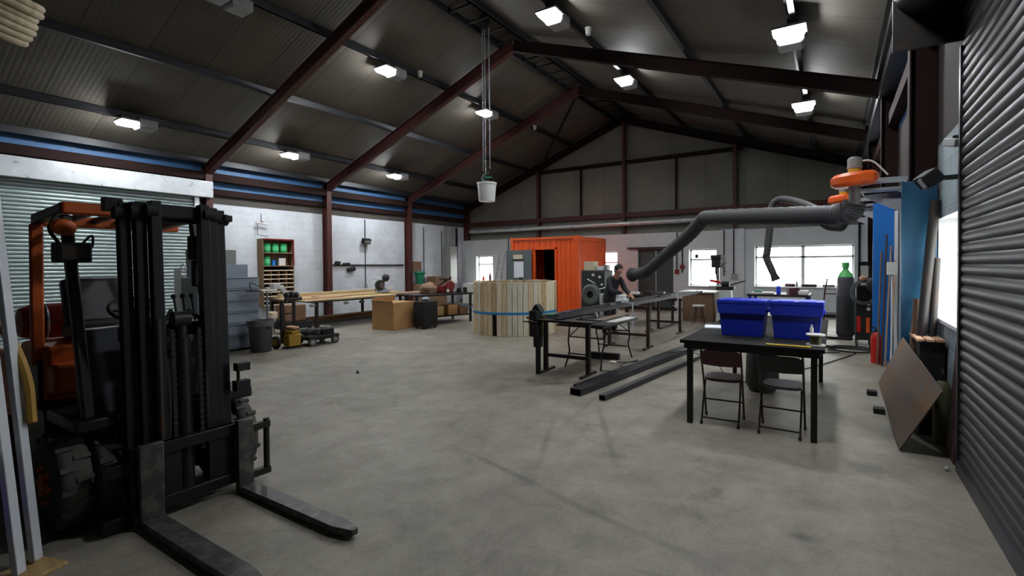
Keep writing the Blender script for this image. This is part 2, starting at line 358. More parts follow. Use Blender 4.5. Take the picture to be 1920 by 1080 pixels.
# ------------------------------------------------------------------ the shed
XL, XR, YF, YB = -15.4, .95, -3.2, 17.35
YS = {0: 6.575, 1: 10.246, 2: 13.917, 3: 17.588}
XC, ZC, ZL, ZR = -7.25, 7.29, 4.32, 4.635
XKL, XKR = -15.10, .69
def rz(x, h=0.):      # rafter underside height (+h) at x
    return (ZC + (ZL - ZC) * (XC - x) / (XC - XKL) if x < XC else ZC + (ZR - ZC) * (x - XC) / (XKR - XC)) + h

def wall_holes(mb, axis, pos, a0, a1, z0, z1, holes, th, mi=0):
    """wall in plane axis=pos facing the room; thickness th goes outwards (signed); holes (a0,a1,z0,z1)"""
    A = sorted({a0, a1, *[h[0] for h in holes], *[h[1] for h in holes]}); Z = sorted({z0, z1, *[h[2] for h in holes], *[h[3] for h in holes]})
    P = (lambda a, z, d: (pos + d, a, z)) if axis == 'X' else (lambda a, z, d: (a, pos + d, z))
    for i in range(len(A) - 1):
        for j in range(len(Z) - 1):
            am, zm = (A[i] + A[i + 1]) / 2, (Z[j] + Z[j + 1]) / 2
            if any(h[0] < am < h[1] and h[2] < zm < h[3] for h in holes): continue
            for d in (0, th): mb.quad([P(A[i], Z[j], d), P(A[i + 1], Z[j], d), P(A[i + 1], Z[j + 1], d), P(A[i], Z[j + 1], d)], mi)
    for h in [(a0, a1, z0, z1)] + list(holes):
        for (p, q) in (((h[0], h[2]), (h[1], h[2])), ((h[1], h[2]), (h[1], h[3])), ((h[1], h[3]), (h[0], h[3])), ((h[0], h[3]), (h[0], h[2]))):
            mb.quad([P(*p, 0), P(*q, 0), P(*q, th), P(*p, th)], mi)
    bmesh.ops.remove_doubles(mb.bm, verts=mb.bm.verts, dist=1e-4)

# floor
struct('floor', one('b2', (XL - .3, YF - .3, -.2), (XR + .3, 18.0, 0)), M['floor'], org=(0, 0, 0))
# roof liner: two slopes as one folded sheet with thickness
def roof():
    m = MB(); h = .46
    for (xa, xb) in ((XL - .25, XC), (XC, XR + .25)):
        m.prism([(xa, YF - .2, rz(xa, h)), (xb, YF - .2, rz(xb, h)), (xb, YF - .2, rz(xb, h) + .12), (xa, YF - .2, rz(xa, h) + .12)], (0, 21.3, 0))
    return m
struct('ceiling', roof(), M['roof'], org=(0, 0, 0))
# left wall
m = MB(); wall_holes(m, 'X', XL, YF, 17.7, 0, 3.55, [], -.3, 0)
m.b2((XL - .3, YF, 3.55), (XL + .02, 17.7, 3.97), 1)
m.b2((XL - .15, YF, 3.97), (XL + .03, 17.7, 4.86), 2)
struct('wall_left', m, [M['blockL'], M['grime'], M['blueclad']], org=(0, 0, 0))
# back wall (low blockwork with openings) and its ledge
W1, W2, W3, W4, DR = (-14.5, -13.52, .95, 2.16), (-8.5, -7.36, .95, 2.24), (-4.55, -3.57, .93, 2.26), (-2.33, .53, .95, 2.31), (-6.5, -5.12, 0, 2.3)
m = MB(); wall_holes(m, 'Y', YB, XL, XR, 0, 2.90, [W1, W2, W3, W4, DR], .32)
m.b2((-3.4, YB - .06, 0), (-2.66, YB + .01, 2.92))
m.b2((-3.05, YB - .12, 0), (-2.66, YB - .05, 2.92)); m.b2((-9.3, YB - .06, 0), (-9.0, YB + .01, 2.90))
struct('wall_back', m, M['blockB'], org=(0, 0, 0))
m = MB(); m.prism([(XL - .2, 17.72, 2.7), (XR + .2, 17.72, 2.7), (XR + .2, 17.72, rz(XR, .46)), (XC, 17.72, rz(XC, .46)), (XL - .2, 17.72, rz(XL, .46))], (0, .1, 0))
struct('trim_1', m, M['gable'], 'ribbed grey metal cladding filling the far gable', 'gable', org=(0, 0, 0))
m = one('b2', (XL, YB - .025, 0), (XR, YB + .002, .1)); struct('baseboard_back', m, M['blackM'], org=(0, 0, 0))
# right wall
WR = (5.32, 6.42, 1.13, 2.17)
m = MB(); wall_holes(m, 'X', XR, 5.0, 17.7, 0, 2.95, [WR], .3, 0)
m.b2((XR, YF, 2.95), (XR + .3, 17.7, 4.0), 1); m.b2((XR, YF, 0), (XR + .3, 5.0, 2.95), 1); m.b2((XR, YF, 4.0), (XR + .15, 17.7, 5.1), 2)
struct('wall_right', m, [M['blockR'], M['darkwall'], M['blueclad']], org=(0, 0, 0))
m = MB(); m.prism([(XL - .3, YF, 0), (XR + .3, YF, 0), (XR + .3, YF, rz(XR, .6)), (XC, YF, rz(XC, .6)), (XL - .3, YF, rz(XL, .6))], (0, -.15, 0))
struct('wall_front', m, M['darkwall'], org=(0, 0, 0))
struct('trim_2', one('b2', (-40, -25, -.35), (30, 60, -.22)), M['asphalt'], 'pale yard outside the windows', 'yard', org=(0, 0, 0))

# windows: frame and panes
def window(n, axis, pos, a0, a1, z0, z1, mull, trans, dep, sill=True):
    root = thing('window_%d' % n, None, None, (pos if axis == 'X' else (a0 + a1) / 2, (a0 + a1) / 2 if axis == 'X' else pos, z0)); root['kind'] = 'structure'
    f = MB(); t = .055
    B = (lambda a, b, c, d, w=.06: f.b2((pos + dep - w / 2, a, c), (pos + dep + w / 2, b, d))) if axis == 'X' else (lambda a, b, c, d, w=.06: f.b2((a, pos + dep - w / 2, c), (b, pos + dep + w / 2, d)))
    B(a0, a1, z0, z0 + t); B(a0, a1, z1 - t, z1); B(a0, a0 + t, z0, z1); B(a1 - t, a1, z0, z1)
    for x in mull: B(x - .05, x + .05, z0, z1)
    if trans: B(a0, a1, trans - .035, trans + .035)
    part('frame', f, M['upvc'], root)
    xs = [a0 + t] + [q for x in mull for q in (x - .05, x + .05)] + [a1 - t]; zs = [z0 + t] + ([trans - .035, trans + .035] if trans else []) + [z1 - t]
    for i in range(0, len(xs), 2):
        for j in range(0, len(zs), 2):
            p = MB()
            if axis == 'X': p.b2((pos + dep - .004, xs[i], zs[j]), (pos + dep + .004, xs[i + 1], zs[j + 1]))
            else: p.b2((xs[i], pos + dep - .004, zs[j]), (xs[i + 1], pos + dep + .004, zs[j + 1]))
            part('pane', p, M['glass'], root)
    if sill:
        s = MB()
        if axis == 'X': s.b2((pos - .03, a0 - .03, z0 - .03), (pos + dep - .03, a1 + .03, z0 + .004))
        else: s.b2((a0 - .03, pos - .05, z0 - .03), (a1 + .03, pos + dep - .03, z0 + .004))
        part('sill', s, M['white'], root)
    if axis == 'X':
        for a, b in ((a0, a0 + .004), (a1 - .004, a1)): part('reveal', one('b2', (pos, a, z0), (pos + dep - .03, b, z1)), M['white'], root)
        part('reveal', one('b2', (pos, a0, z1 - .004), (pos + dep - .03, a1, z1)), M['white'], root)
window(1, 'Y', YB, *W1, [], 1.78, .24); window(2, 'Y', YB, *W2, [], 1.8, .24)
window(3, 'Y', YB, *W3, [], 1.88, .24); window(4, 'Y', YB, *W4, [-.88], 1.93, .24); window(5, 'X', XR, *WR, [], None, .24)

# doors
d = thing('door_1', 'dark green double door in the back wall beside the round window-side conduit', None, (-5.81, YB + .1, 0)); d['kind'] = 'structure'; d['label'] = 'tall dark green door in the white back wall'
part('door_leaf', one('b2', (-6.44, YB + .1, .01), (-5.82, YB + .15, 2.24)), M['greend'], d); part('door_leaf', one('b2', (-5.81, YB + .1, .01), (-5.18, YB + .15, 2.24)), M['greend'], d)
f = MB(); f.b2((-6.5, YB + .06, 0), (-6.44, YB + .18, 2.3)); f.b2((-5.18, YB + .06, 0), (-5.12, YB + .18, 2.3)); f.b2((-6.5, YB + .06, 2.24), (-5.12, YB + .18, 2.3)); part('frame', f, M['greend'], d)
part('door_rail', one('b2', (-6.9, YB - .1, 2.32), (-5.1, YB - .03, 2.37)), M['blackM'], d)

def shutter_curtain(x, sgn, y0, y1, z1, pitch, amp):
    m = MB(); k = 8; n = int(z1 / pitch); prof = []
    for i in range(n):
        for j in range(k):
            t = j / k; d_ = amp * (math.sin(PI * t) ** .6 if j else 0.)
            prof.append((x + sgn * d_, (i + t) * pitch + .06))
    prof.append((x, n * pitch + .06)); a = [m.bm.verts.new((px, y0, pz)) for px, pz in prof]; b = [m.bm.verts.new((px, y1, pz)) for px, pz in prof]
    for i in range(len(a) - 1): m.bm.faces.new((a[i], a[i + 1], b[i + 1], b[i]))
    return m
d = thing('door_2', None, None, (-15.12, 4.0, 0)); d['kind'] = 'structure'; d['label'] = 'pale roller shutter door in the left wall under a shiny hood'
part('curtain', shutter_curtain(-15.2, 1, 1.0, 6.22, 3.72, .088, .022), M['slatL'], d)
part('bottom_bar', one('b2', (-15.22, 1.0, 0.0), (-15.16, 6.22, .08)), M['galv'], d)
part('guide', one('b2', (-15.24, 6.22, 0), (-15.12, 6.33, 3.72)), M['galv'], d); part('guide', one('b2', (-15.24, .9, 0), (-15.12, 1.0, 3.72)), M['galv'], d)
part('hood', one('b2', (-15.37, .6, 3.65), (-14.98, 6.62, 4.1)), M['galv'], d, .012, 'shiny galvanised hood')
d = thing('door_3', None, None, (.87, 1.0, 0)); d['kind'] = 'structure'; d['label'] = 'dark steel roller shutter door close on the right'
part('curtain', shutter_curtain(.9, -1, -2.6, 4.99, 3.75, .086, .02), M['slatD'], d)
part('bottom_bar', one('b2', (.86, -2.6, 0), (.92, 4.99, .09)), M['mill'], d)
g = MB(); g.b2((.868, 4.99, 0), (.945, 5.04, 3.45)); part('guide', g, M['mill'], d)
part('roller', one('cyl', (.62, -2.6, 3.98), (.62, 5.0, 3.98), .2, n=20), M['steelD'], d)
g = MB(); g.b2((.42, 5.0, 3.5), (.94, 5.03, 4.25)); part('end_plate', g, M['steelD'], d)
part('drive_motor', one('cyl', (.62, 5.03, 3.98), (.62, 5.32, 3.98), .09, n=14), M['steelD'], d)

# portal frames
for k, y in YS.items():
    tag(struct('steel_column', (lambda q: (q.ibeam((XKL - .14, y, 0), (XKL - .14, y, ZL + .2), .28, .17, (1, 0, 0)), q)[1])(MB()), M['red'], bevel=0), ['red oxide steel column behind the left shutter hood', 'red oxide steel column on the left wall beside the pigeonhole cabinet', 'red oxide steel column on the left wall beside the green bucket', 'red oxide corner column where left and back walls meet'][k], 'column')
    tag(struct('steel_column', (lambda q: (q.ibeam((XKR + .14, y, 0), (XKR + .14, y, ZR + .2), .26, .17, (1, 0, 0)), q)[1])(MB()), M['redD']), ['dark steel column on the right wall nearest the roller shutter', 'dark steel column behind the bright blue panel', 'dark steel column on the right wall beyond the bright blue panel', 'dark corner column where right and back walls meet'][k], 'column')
    hh = .15
    def rafter(xa, xb, yy=y):
        q = MB(); up = (0, 0, 1); q.ibeam((xa, yy, rz(xa) + hh), (xb, yy, rz(xb) + hh), .28, .15, up)
        return q
    nm = ['nearest', 'second', 'third', 'farthest'][k]
    q = rafter(XKL - .28, XC)
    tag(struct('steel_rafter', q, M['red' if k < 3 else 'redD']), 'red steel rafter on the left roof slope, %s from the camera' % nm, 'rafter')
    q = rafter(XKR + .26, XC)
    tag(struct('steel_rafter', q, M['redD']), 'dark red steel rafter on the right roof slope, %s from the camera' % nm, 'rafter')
for x, w in ((-9.56, 'upper left'), (-11.8, 'middle left'), (-13.85, 'lower left'), (-15.14, 'eave left'), (-4.85, 'upper right'), (-2.66, 'middle right'), (-.56, 'lower right'), (.66, 'eave right'), (XC - .38, 'ridge left'), (XC + .38, 'ridge right')):
    z = rz(x, .3); q = MB(); q.b2((x - .03, YF, z), (x + .03, 17.7, z + .16)); q.b2((x - .03, YF, z), (x + .05, 17.7, z + .02)); q.b2((x - .09, YF, z + .14), (x + .03, 17.7, z + .16))
    tag(struct('purlin', q, M['purlin']), 'grey roof purlin running the length of the shed, %s' % w, 'purlin')
q = MB()
for y in [YF + .6 * i for i in range(35)]: q.b2((XC - .36, y, rz(XC, .19) ), (XC + .36, y + .06, rz(XC, .23)))
tag(struct('trim_3', q, M['purlin']), 'row of short ties between the ridge purlins', 'ridge ties')
tag(struct('eave_beam', one('b2', (XL + .03, YF, 4.16), (XKL - .03, 17.5, 4.38)), M['redD']), 'dark red eave beam above the left wall', 'beam')
tag(struct('eave_beam', one('b2', (XL + .03, YF, 3.78), (XL + .12, 17.5, 3.95)), M['redD']), 'thin dark red rail under the blue strip on the left wall', 'beam')
tag(struct('eave_beam', one('b2', (.80, YF, 4.1), (XR, 17.5, 4.3)), M['redD']), 'dark red eave beam above the right wall', 'beam')
tag(struct('eave_beam', one('b2', (.66, YF, 4.62), (.9, 17.5, 4.78)), M['purlin']), 'grey gutter beam along the right eave', 'beam')
# gable framing
for x in (-11.15, -7.15, -3.0):
    q = MB(); q.ibeam((x, 17.6, 2.6), (x, 17.6, rz(x) + .05), .18, .12, (0, 1, 0))
    tag(struct('gable_post', q, M['red']), 'slim red post on the far gable, %s' % {-11.15: 'above the orange container', -7.15: 'under the ridge', -3.0: 'above the small square window'}[x], 'post')
tag(struct('gable_rail', one('b2', (XL, 17.55, 3.58), (XR, 17.68, 3.76)), M['red']), 'red horizontal rail low on the far gable', 'rail')
tag(struct('gable_rail', one('b2', (-11.3, 17.58, 5.68), (-2.8, 17.68, 5.82)), M['redD']), 'dark horizontal rail high on the far gable', 'rail')
for x in (-9.1, -5.1):
    tag(struct('gable_post', one('b2', (x - .03, 17.62, 3.76), (x + .03, 17.7, 5.7)), M['redD']), 'thin dark stud in the far gable, %s of the middle post' % ('left' if x < -7 else 'right'), 'post')
for a, b_ in (((-11.1, 17.66, 5.7), (-9.1, 17.66, 3.8)), ((-9.1, 17.66, 3.8), (-7.2, 17.66, 5.7)), ((-7.1, 17.66, 5.7), (-5.1, 17.66, 3.8)), ((-5.1, 17.66, 3.8), (-3.1, 17.66, 5.7))): pass
tag(struct('roof_brace', one('beam', (XC - .1, 13.98, 7.3), (-11.0, 17.5, rz(-11.0) + .05), .07, .07), M['redD']), 'dark diagonal roof brace before the far gable', 'brace')
# galvanised duct along the gable
q = MB(); q.cyl((-14.9, 17.42, 3.32), (-.6, 17.42, 3.32), .085, n=16)
for x in (-12.4, -9.6, -6.9, -4.2): q.cyl((x - .04, 17.42, 3.32), (x + .04, 17.42, 3.32), .097, n=16)
solo('duct', q, M['galv'], 'long galvanised pipe duct running under the red gable rail', 'duct')

# ------------------------------------------------------------------ lights
def high_bay(x, y, lit, label):
    z = rz(x, .27); root = thing('high_bay_light', label, 'light', (x, y, z), 'high bay lights on the purlins' if lit else None)
    h = MB(); h.b2((x - .19, y + .06, z - .2), (x + .19, y + .42, z - .02)); h.taper((x, y + .24, z - .24), (.3, .3), (.38, .36), .04); part('housing', h, M['housing'], root, .01)
    part('bracket', one('b2', (x - .025, y + .1, z - .03), (x + .025, y + .16, z + .03)), M['purlin'], root); part('bracket', one('b2', (x - .025, y - .2, z - .1), (x + .025, y - .15, z + .03)), M['purlin'], root)
    h = MB(); h.b2((x - .23, y - .26, z - .12), (x + .23, y + .06, z - .08)); part('reflector', h, M['housing'], root)
    h = MB(); h.taper((x, y - .1, z - .19), (.34, .24), (.42, .3), .07); part('lens', h, M['lamp'] if lit else M['lampoff'], root)
    return root
for sx, side in ((-13.72, 'left eave'), (-9.56, 'upper left'), (-4.83, 'upper right'), (-.6, 'right eave')):
    for y, w in ((4.45, 'nearest'), (8.15, 'middle'), (11.98, 'farthest')):
        if y < 5 and -8 < sx < -2: continue
        lit = not (sx == -9.56 and y < 5)
        if lit: high_bay(sx, y, True, '%s glowing high bay light in the %s row' % (w, side))
        else: high_bay(sx, y, False, 'switched-off high bay light at the top edge, upper left row')
for (x, y) in ((-4.45, 9.0), (-9.35, 9.0), (-9.4, 14.6)):
    q = MB(); q.cyl((x, y, rz(x, .16)), (x, y, rz(x, .31)), .05, .07, 14)
    solo('smoke_detector', q, M['pale'], {(-4.45, 9.0): 'small white roof sensor right of the ridge', (-9.35, 9.0): 'small white roof sensor beside the upper left light', (-9.4, 14.6): 'small white roof sensor beside the far diagonal brace'}[(x, y)], 'sensor')

# ------------------------------------------------------------------ camera, sky, exposure
cam = bpy.data.cameras.new('camera'); co = bpy.data.objects.new('camera', cam); COL.objects.link(co); scn.camera = co
f_px, yaw, pitch, roll, cx, cy = 889.0, .5352, .0189, -.0061, 1037.2, 514.5
Fv = V((-math.sin(yaw) * math.cos(pitch), math.cos(yaw) * math.cos(pitch), -math.sin(pitch))); R0 = V((math.cos(yaw), math.sin(yaw), 0)); U0 = R0.cross(Fv)
Rv = R0 * math.cos(roll) + U0 * math.sin(roll); Uv = -R0 * math.sin(roll) + U0 * math.cos(roll)
mw = Matrix((Rv, Uv, -Fv)).transposed().to_4x4(); mw.translation = (0, 0, 1.7); co.matrix_world = mw
cam.sensor_width = 36; cam.lens = 36 * f_px / 1920; cam.shift_x = -(cx - 960) / 1920; cam.shift_y = (cy - 540) / 1920
cam.clip_start = .05; cam.clip_end = 200
w = bpy.data.worlds.new('overcast'); scn.world = w; w.use_nodes = True
w.node_tree.nodes['Background'].inputs['Color'].default_value = (1.0, .985, .98, 1); w.node_tree.nodes['Background'].inputs['Strength'].default_value = 9.0
for n_, (c, rot, sx, sy) in enumerate([(((W1[0] + W1[1]) / 2, YB + .5, 1.55), (-PI / 2, 0, 0), 1.2, 1.2), (((W2[0] + W2[1]) / 2, YB + .5, 1.6), (-PI / 2, 0, 0), 1.1, 1.3), (((W3[0] + W3[1]) / 2, YB + .5, 1.6), (-PI / 2, 0, 0), 1.0, 1.35), (((W4[0] + W4[1]) / 2, YB + .5, 1.63), (-PI / 2, 0, 0), 2.9, 1.4), ((XR + .5, 5.87, 1.65), (0, PI / 2, 0), 1.1, 1.15)]):
    l = bpy.data.lights.new('window_portal', 'AREA'); l.shape = 'RECTANGLE'; l.size = sx; l.size_y = sy; l.cycles.is_portal = True
    o = bpy.data.objects.new('window_portal', l); COL.objects.link(o); o.location = c; o.rotation_euler = rot
scn.view_settings.view_transform = 'Standard'; scn.view_settings.look = 'None'; scn.view_settings.gamma = 1; scn.view_settings.use_curve_mapping = False
scn.view_settings.exposure = 0.76
scn.cycles.use_denoising = True; scn.cycles.max_bounces = 8; scn.cycles.diffuse_bounces = 5; scn.cycles.glossy_bounces = 3; scn.cycles.transparent_max_bounces = 6
scn.cycles.caustics_reflective = False; scn.cycles.caustics_refractive = False; scn.cycles.sample_clamp_indirect = 6
# ------------------------------------------------------------------ forklift (faces +X)
FK = thing('forklift', 'orange and black forklift truck with lowered forks and tall black mast', 'forklift', (-4.6, 1.5, 0))
yc = 1.55
def wheel(x, y0, y1, r, name='front_wheel', hub=1):
    m = MB(); w = y1 - y0; n = 28
    prof = [(r * .62, 0), (r * .9, 0), (r * .97, w * .1), (r, w * .25), (r, w * .75), (r * .97, w * .9), (r * .9, w), (r * .62, w)]
    m.lathe(prof, (x, y0, r), (0, 1, 0), n)
    for i in range(n):      # tread lugs
        a = 2 * PI * i / n
        m.box((x + math.cos(a) * r * .995, (y0 + y1) / 2 + (w * .22 if i % 2 else -w * .22), r + math.sin(a) * r * .995), (.02, w * .5, .03), (0, -a, 0))
    t = part(name, m, M['rubber'], FK)
    h = MB(); yh = y0 - .002 if hub < 0 else y1 + .002
    h.lathe([(r * .64, 0), (r * .64, w * .8), (r * .5, w * .7), (r * .2, w * .55)], (x, y0 + (.01 if hub < 0 else w - .01), r), (0, -hub, 0) if hub > 0 else (0, 1, 0), n)
    for i in range(8):
        a = 2 * PI * i / 8; h.cyl((x + math.cos(a) * r * .38, y0 if hub < 0 else y1, r + math.sin(a) * r * .38), (x + math.cos(a) * r * .38, (y0 - .015 if hub < 0 else y1 + .015), r + math.sin(a) * r * .38), .018, n=8)
    h.cyl((x, y0 - .02 if hub < 0 else y1 + .02, r), (x, (y0 + y1) / 2, r), .07, n=14)
    o = h.build('hub', M['rim'], t, org=WORLD[FK.name])
    return t
wheel(-4.36, .93, 1.09, .31, hub=-1); wheel(-4.36, 1.115, 1.24, .31, hub=-1)
wheel(-4.36, 1.84, 1.95, .31, hub=1); wheel(-4.36, 1.97, 2.1, .31, hub=1)
wheel(-5.75, 1.0, 1.18, .25, 'rear_wheel', -1); wheel(-5.75, 1.9, 2.08, .25, 'rear_wheel', 1)
# chassis
m = MB(); m.b2((-6.1, 1.22, .2), (-4.15, 1.84, .62)); m.b2((-5.45, 1.02, .3), (-4.75, 2.04, .7)); m.b2((-4.72, 1.02, .64), (-4.12, 1.24, .72)); m.b2((-4.72, 1.84, .64), (-4.12, 2.08, .72)); m.b2((-4.9, .98, .28), (-4.72, 1.2, .4))
part('chassis', m, M['mast'], FK, .015)
m = MB(); m.b2((-6.35, 1.05, .35), (-5.6, 2.02, 1.0)); m.sph((-6.3, 1.535, .68), (.2, .48, .32), 20); part('counterweight', m, M['flOrange'], FK, .05)
m = MB(); m.b2((-5.62, 1.08, .7), (-4.95, 1.86, 1.12)); m.b2((-4.97, 1.08, .78), (-4.78, 1.35, 1.0)); part('seat_hood', m, M['flOrange'], FK, .03)
m = MB(); m.b2((-5.3, 1.055, .72), (-5.05, 1.085, 1.02)); part('side_panel', m, M['mast'], FK, .005)
m = MB(); m.prism([(-4.5, 1.12, .7), (-4.28, 1.12, .7), (-4.36, 1.12, 1.28), (-4.52, 1.12, 1.28)], (0, .84, 0)); part('front_cowl', m, M['flGrey'], FK, .015)
m = MB(); m.b2((-4.95, 1.1, .66), (-4.3, 1.96, .7)); part('floor_plate', m, M['blackM'], FK)
# seat
m = MB(); m.b2((-5.5, 1.28, 1.12), (-5.0, 1.78, 1.26)); part('seat', m, M['seatv'], FK, .04)
m = MB(); m.prism([(-5.5, 1.3, 1.24), (-5.38, 1.3, 1.24), (-5.5, 1.3, 1.62), (-5.62, 1.3, 1.6)], (0, .46, 0)); part('backrest', m, M['seatv'], FK, .035)
# gas bottle at the rear
m = MB(); m.lathe([(.02, -.38), (.12, -.36), (.155, -.28), (.155, .28), (.12, .36), (.03, .39)], (-5.95, 1.5, 1.24), (0, 1, 0), 24); b_ = part('gas_bottle', m, M['redM'], FK, label='red gas bottle lying across the rear')
for y in (1.28, 1.72):
    s = MB(); s.tube(arc((-5.95, y, 1.24), .162, 0, 2 * PI, 24, (1, 0, 0), (0, 0, 1))[:-1], .012, 6, close=True); s.build('strap', M['steel'], b_, org=WORLD[FK.name])
# steering
m = MB(); c0 = V((-4.62, 1.5, 1.38)); q = V((.5, 0, .86)).normalized(); u = V((0, 1, 0)); w_ = q.cross(u)
m.tube(arc(c0, .16, 0, 2 * PI, 28, u, w_)[:-1], .014, 8, close=True); m.cyl(c0 - u * .16, c0 + u * .16, .01, n=8); m.cyl(c0, c0 - w_ * .16, .01, n=8); m.sph(c0 + u * .12 + q * .04, .022, 10)
part('steering_wheel', m, M['blackM'], FK)
part('steering_column', one('cyl', c0, c0 + V((.2, 0, -.3)), .035, n=12), M['blackM'], FK)
for i in range(3):
    m = MB(); m.cyl((-4.4, 1.68 + .06 * i, 1.26), (-4.46, 1.68 + .06 * i, 1.46), .008, n=8); m.sph((-4.465, 1.68 + .06 * i, 1.475), .02, 10); part('hydraulic_lever', m, M['blackM'], FK)
# overhead guard
def pst(a, b, name, mt, w=.07, h=.09): part(name, one('beam', a, b, w, h, (0, 1, 0)), mt, FK, .012)
pst((-4.16, 1.09, .72), (-4.5, 1.09, 2.06), 'front_post', M['mast'], .06, .06); pst((-4.16, 1.84, .72), (-4.5, 1.84, 2.06), 'front_post', M['mast'], .06, .06)
pst((-5.12, 1.07, .98), (-5.07, 1.07, 2.03), 'rear_post', M['flOrange'], .05, .07); pst((-5.14, 1.82, .98), (-5.1, 1.82, 2.03), 'rear_post', M['flOrange'], .045, .04)
for y in (1.09, 1.84): part('guard_side_rail', one('beam', (-5.13, y, 2.07), (-4.46, y, 2.11), .07, .07), M['mast'], FK, .012)
part('guard_front_bar', one('b2', (-4.54, 1.06, 2.07), (-4.44, 1.96, 2.15)), M['flOrange'], FK, .012); part('guard_rear_bar', one('b2', (-5.16, 1.06, 2.02), (-5.07, 1.96, 2.1)), M['flOrange'], FK, .012)
for i in range(4): part('guard_roof_bar', one('beam', (-5.1, 1.25 + .145 * i, 2.07), (-4.5, 1.25 + .145 * i, 2.11), .03, .04), M['mast'], FK)
# work lamp and signal on the near front post
m = MB(); m.b2((-4.4, .99, 1.74), (-4.27, 1.16, 1.87)); m.b2((-4.46, 1.02, 1.76), (-4.4, 1.14, 1.85)); l_ = part('work_lamp', m, M['blackM'], FK, .012)
m = MB(); m.b2((-4.275, 1.01, 1.76), (-4.262, 1.14, 1.85)); m.build('lamp_glass', M['steelD'], l_, org=WORLD[FK.name])
m = MB(); m.cyl((-4.44, 1.05, 1.98), (-4.38, 1.06, 1.97), .055, n=20); m.sph((-4.38, 1.06, 1.97), (.025, .055, .055), 16); part('signal_lamp', m, M['flOrange'], FK, label='round orange signal lamp')
m = MB(); m.tube(spline([(-4.33, 1.13, 1.87), (-4.32, 1.17, 1.92), (-4.34, 1.18, 1.86), (-4.33, 1.15, 1.8)], 5), .008, 6); part('lamp_cable', m, M['blackM'], FK); part('lamp_bracket', (lambda q: (q.tube(spline([(-4.42, 1.04, 1.86), (-4.45, 1.0, 1.96), (-4.47, 1.04, 2.06)], 5), .012, 6), q)[1])(MB()), M['blackM'], FK)
m = MB(); m.b2((-4.38, 1.74, 1.76), (-4.26, 1.86, 1.95)); m.b2((-4.42, 1.78, 1.55), (-4.36, 1.86, 1.76)); part('work_lamp', m, M['blackM'], FK, .012)
m = MB(); m.cyl((-4.27, 1.8, 1.9), (-4.24, 1.8, 1.9), .04, n=16); part('signal_lamp', m, M['redM'], FK)
# mast: three nested channels each side, tilted back slightly
tl = -.07
def mz(x, y, z): return (x + tl * z / 2.15, y, z)
def channel(x, ya, yb, z0, z1, name, open_):
    m = MB(); t = .016; d = .075
    m.beam(mz(x, ya if open_ > 0 else yb, z0), mz(x, ya if open_ > 0 else yb, z1), t, d, (1, 0, 0))
    for dx in (d / 2 - t / 2, -d / 2 + t / 2):
        m.beam(mz(x + dx, (ya + yb) / 2, z0), mz(x + dx, (ya + yb) / 2, z1), abs(yb - ya), t, (1, 0, 0))
    part(name, m, M['mast'], FK, .003)
for s in (-1, 1):
    for k, (off, dx, z0, z1) in enumerate(((.29, -.05, .08, 2.14), (.22, -.005, .1, 2.15), (.15, .04, .1, 2.16))):
        y = yc + .01 + s * off; channel(-4.0 + dx, y - .026, y + .026, z0, z1, ('outer_mast_rail', 'middle_mast_rail', 'inner_mast_rail')[k], s)
        part('roller', one('cyl', mz(-3.985 + dx, y - s * .01, z1 - .07), mz(-3.985 + dx, y + s * .05, z1 - .07), .045, n=14), M['blackM'], FK)
for z in (2.08, 1.25, .35): part('mast_cross_member', one('beam', mz(-4.12, yc - .3, z), mz(-4.12, yc + .33, z), .04, .1), M['mast'], FK, .006)
m = MB(); m.beam(mz(-3.99, yc - .26, 2.1), mz(-3.99, yc + .26, 2.1), .05, .09); part('top_cross_member', m, M['mast'], FK, .006); part('mast_hook', one('beam', mz(-4.05, yc - .38, 2.12), mz(-4.05, yc - .28, 2.12), .06, .09), M['mast'], FK, .006); part('mast_hook', one('beam', mz(-4.0, yc + .31, 2.08), mz(-4.0, yc + .37, 2.08), .04, .05), M['mast'], FK, .006)
m = MB(); m.cyl(mz(-3.98, yc, .12), mz(-3.98, yc, 1.2), .055, n=18); part('lift_cylinder', m, M['mast'], FK)
m = MB(); m.cyl(mz(-3.98, yc, 1.2), mz(-3.98, yc, 1.3), .04, n=16); m.cyl(mz(-3.98, yc - .05, 1.33), mz(-3.98, yc + .05, 1.33), .06, n=16); part('chain_pulley', m, M['mast'], FK)
part('free_lift_rod', one('cyl', mz(-3.93, yc - .15, .5), mz(-3.93, yc - .15, 1.35), .02, n=10), M['steelD'], FK)
for dy in (-.07, .09):
    m = MB()
    for i in range(40): m.box(mz(-3.92, yc + dy, .4 + i * .022), (.012, .02 if i % 2 else .03, .02))
    part('lift_chain', m, M['steelD'], FK)
for dy in (.14, -.11):
    m = MB(); m.tube(spline([mz(-3.95, yc + dy, .3), mz(-3.93, yc + dy * .9, .8), mz(-3.96, yc + dy, 1.25), mz(-4.0, yc + dy * .4, 1.4)], 6), .014, 8); part('hydraulic_hose', m, M['hoseD'], FK)
[part('tilt_cylinder', one('beam', (-4.3, y, .42), (-4.1, y, .9), .05, .06), M['mast'], FK) for y in (1.27, 1.83)]
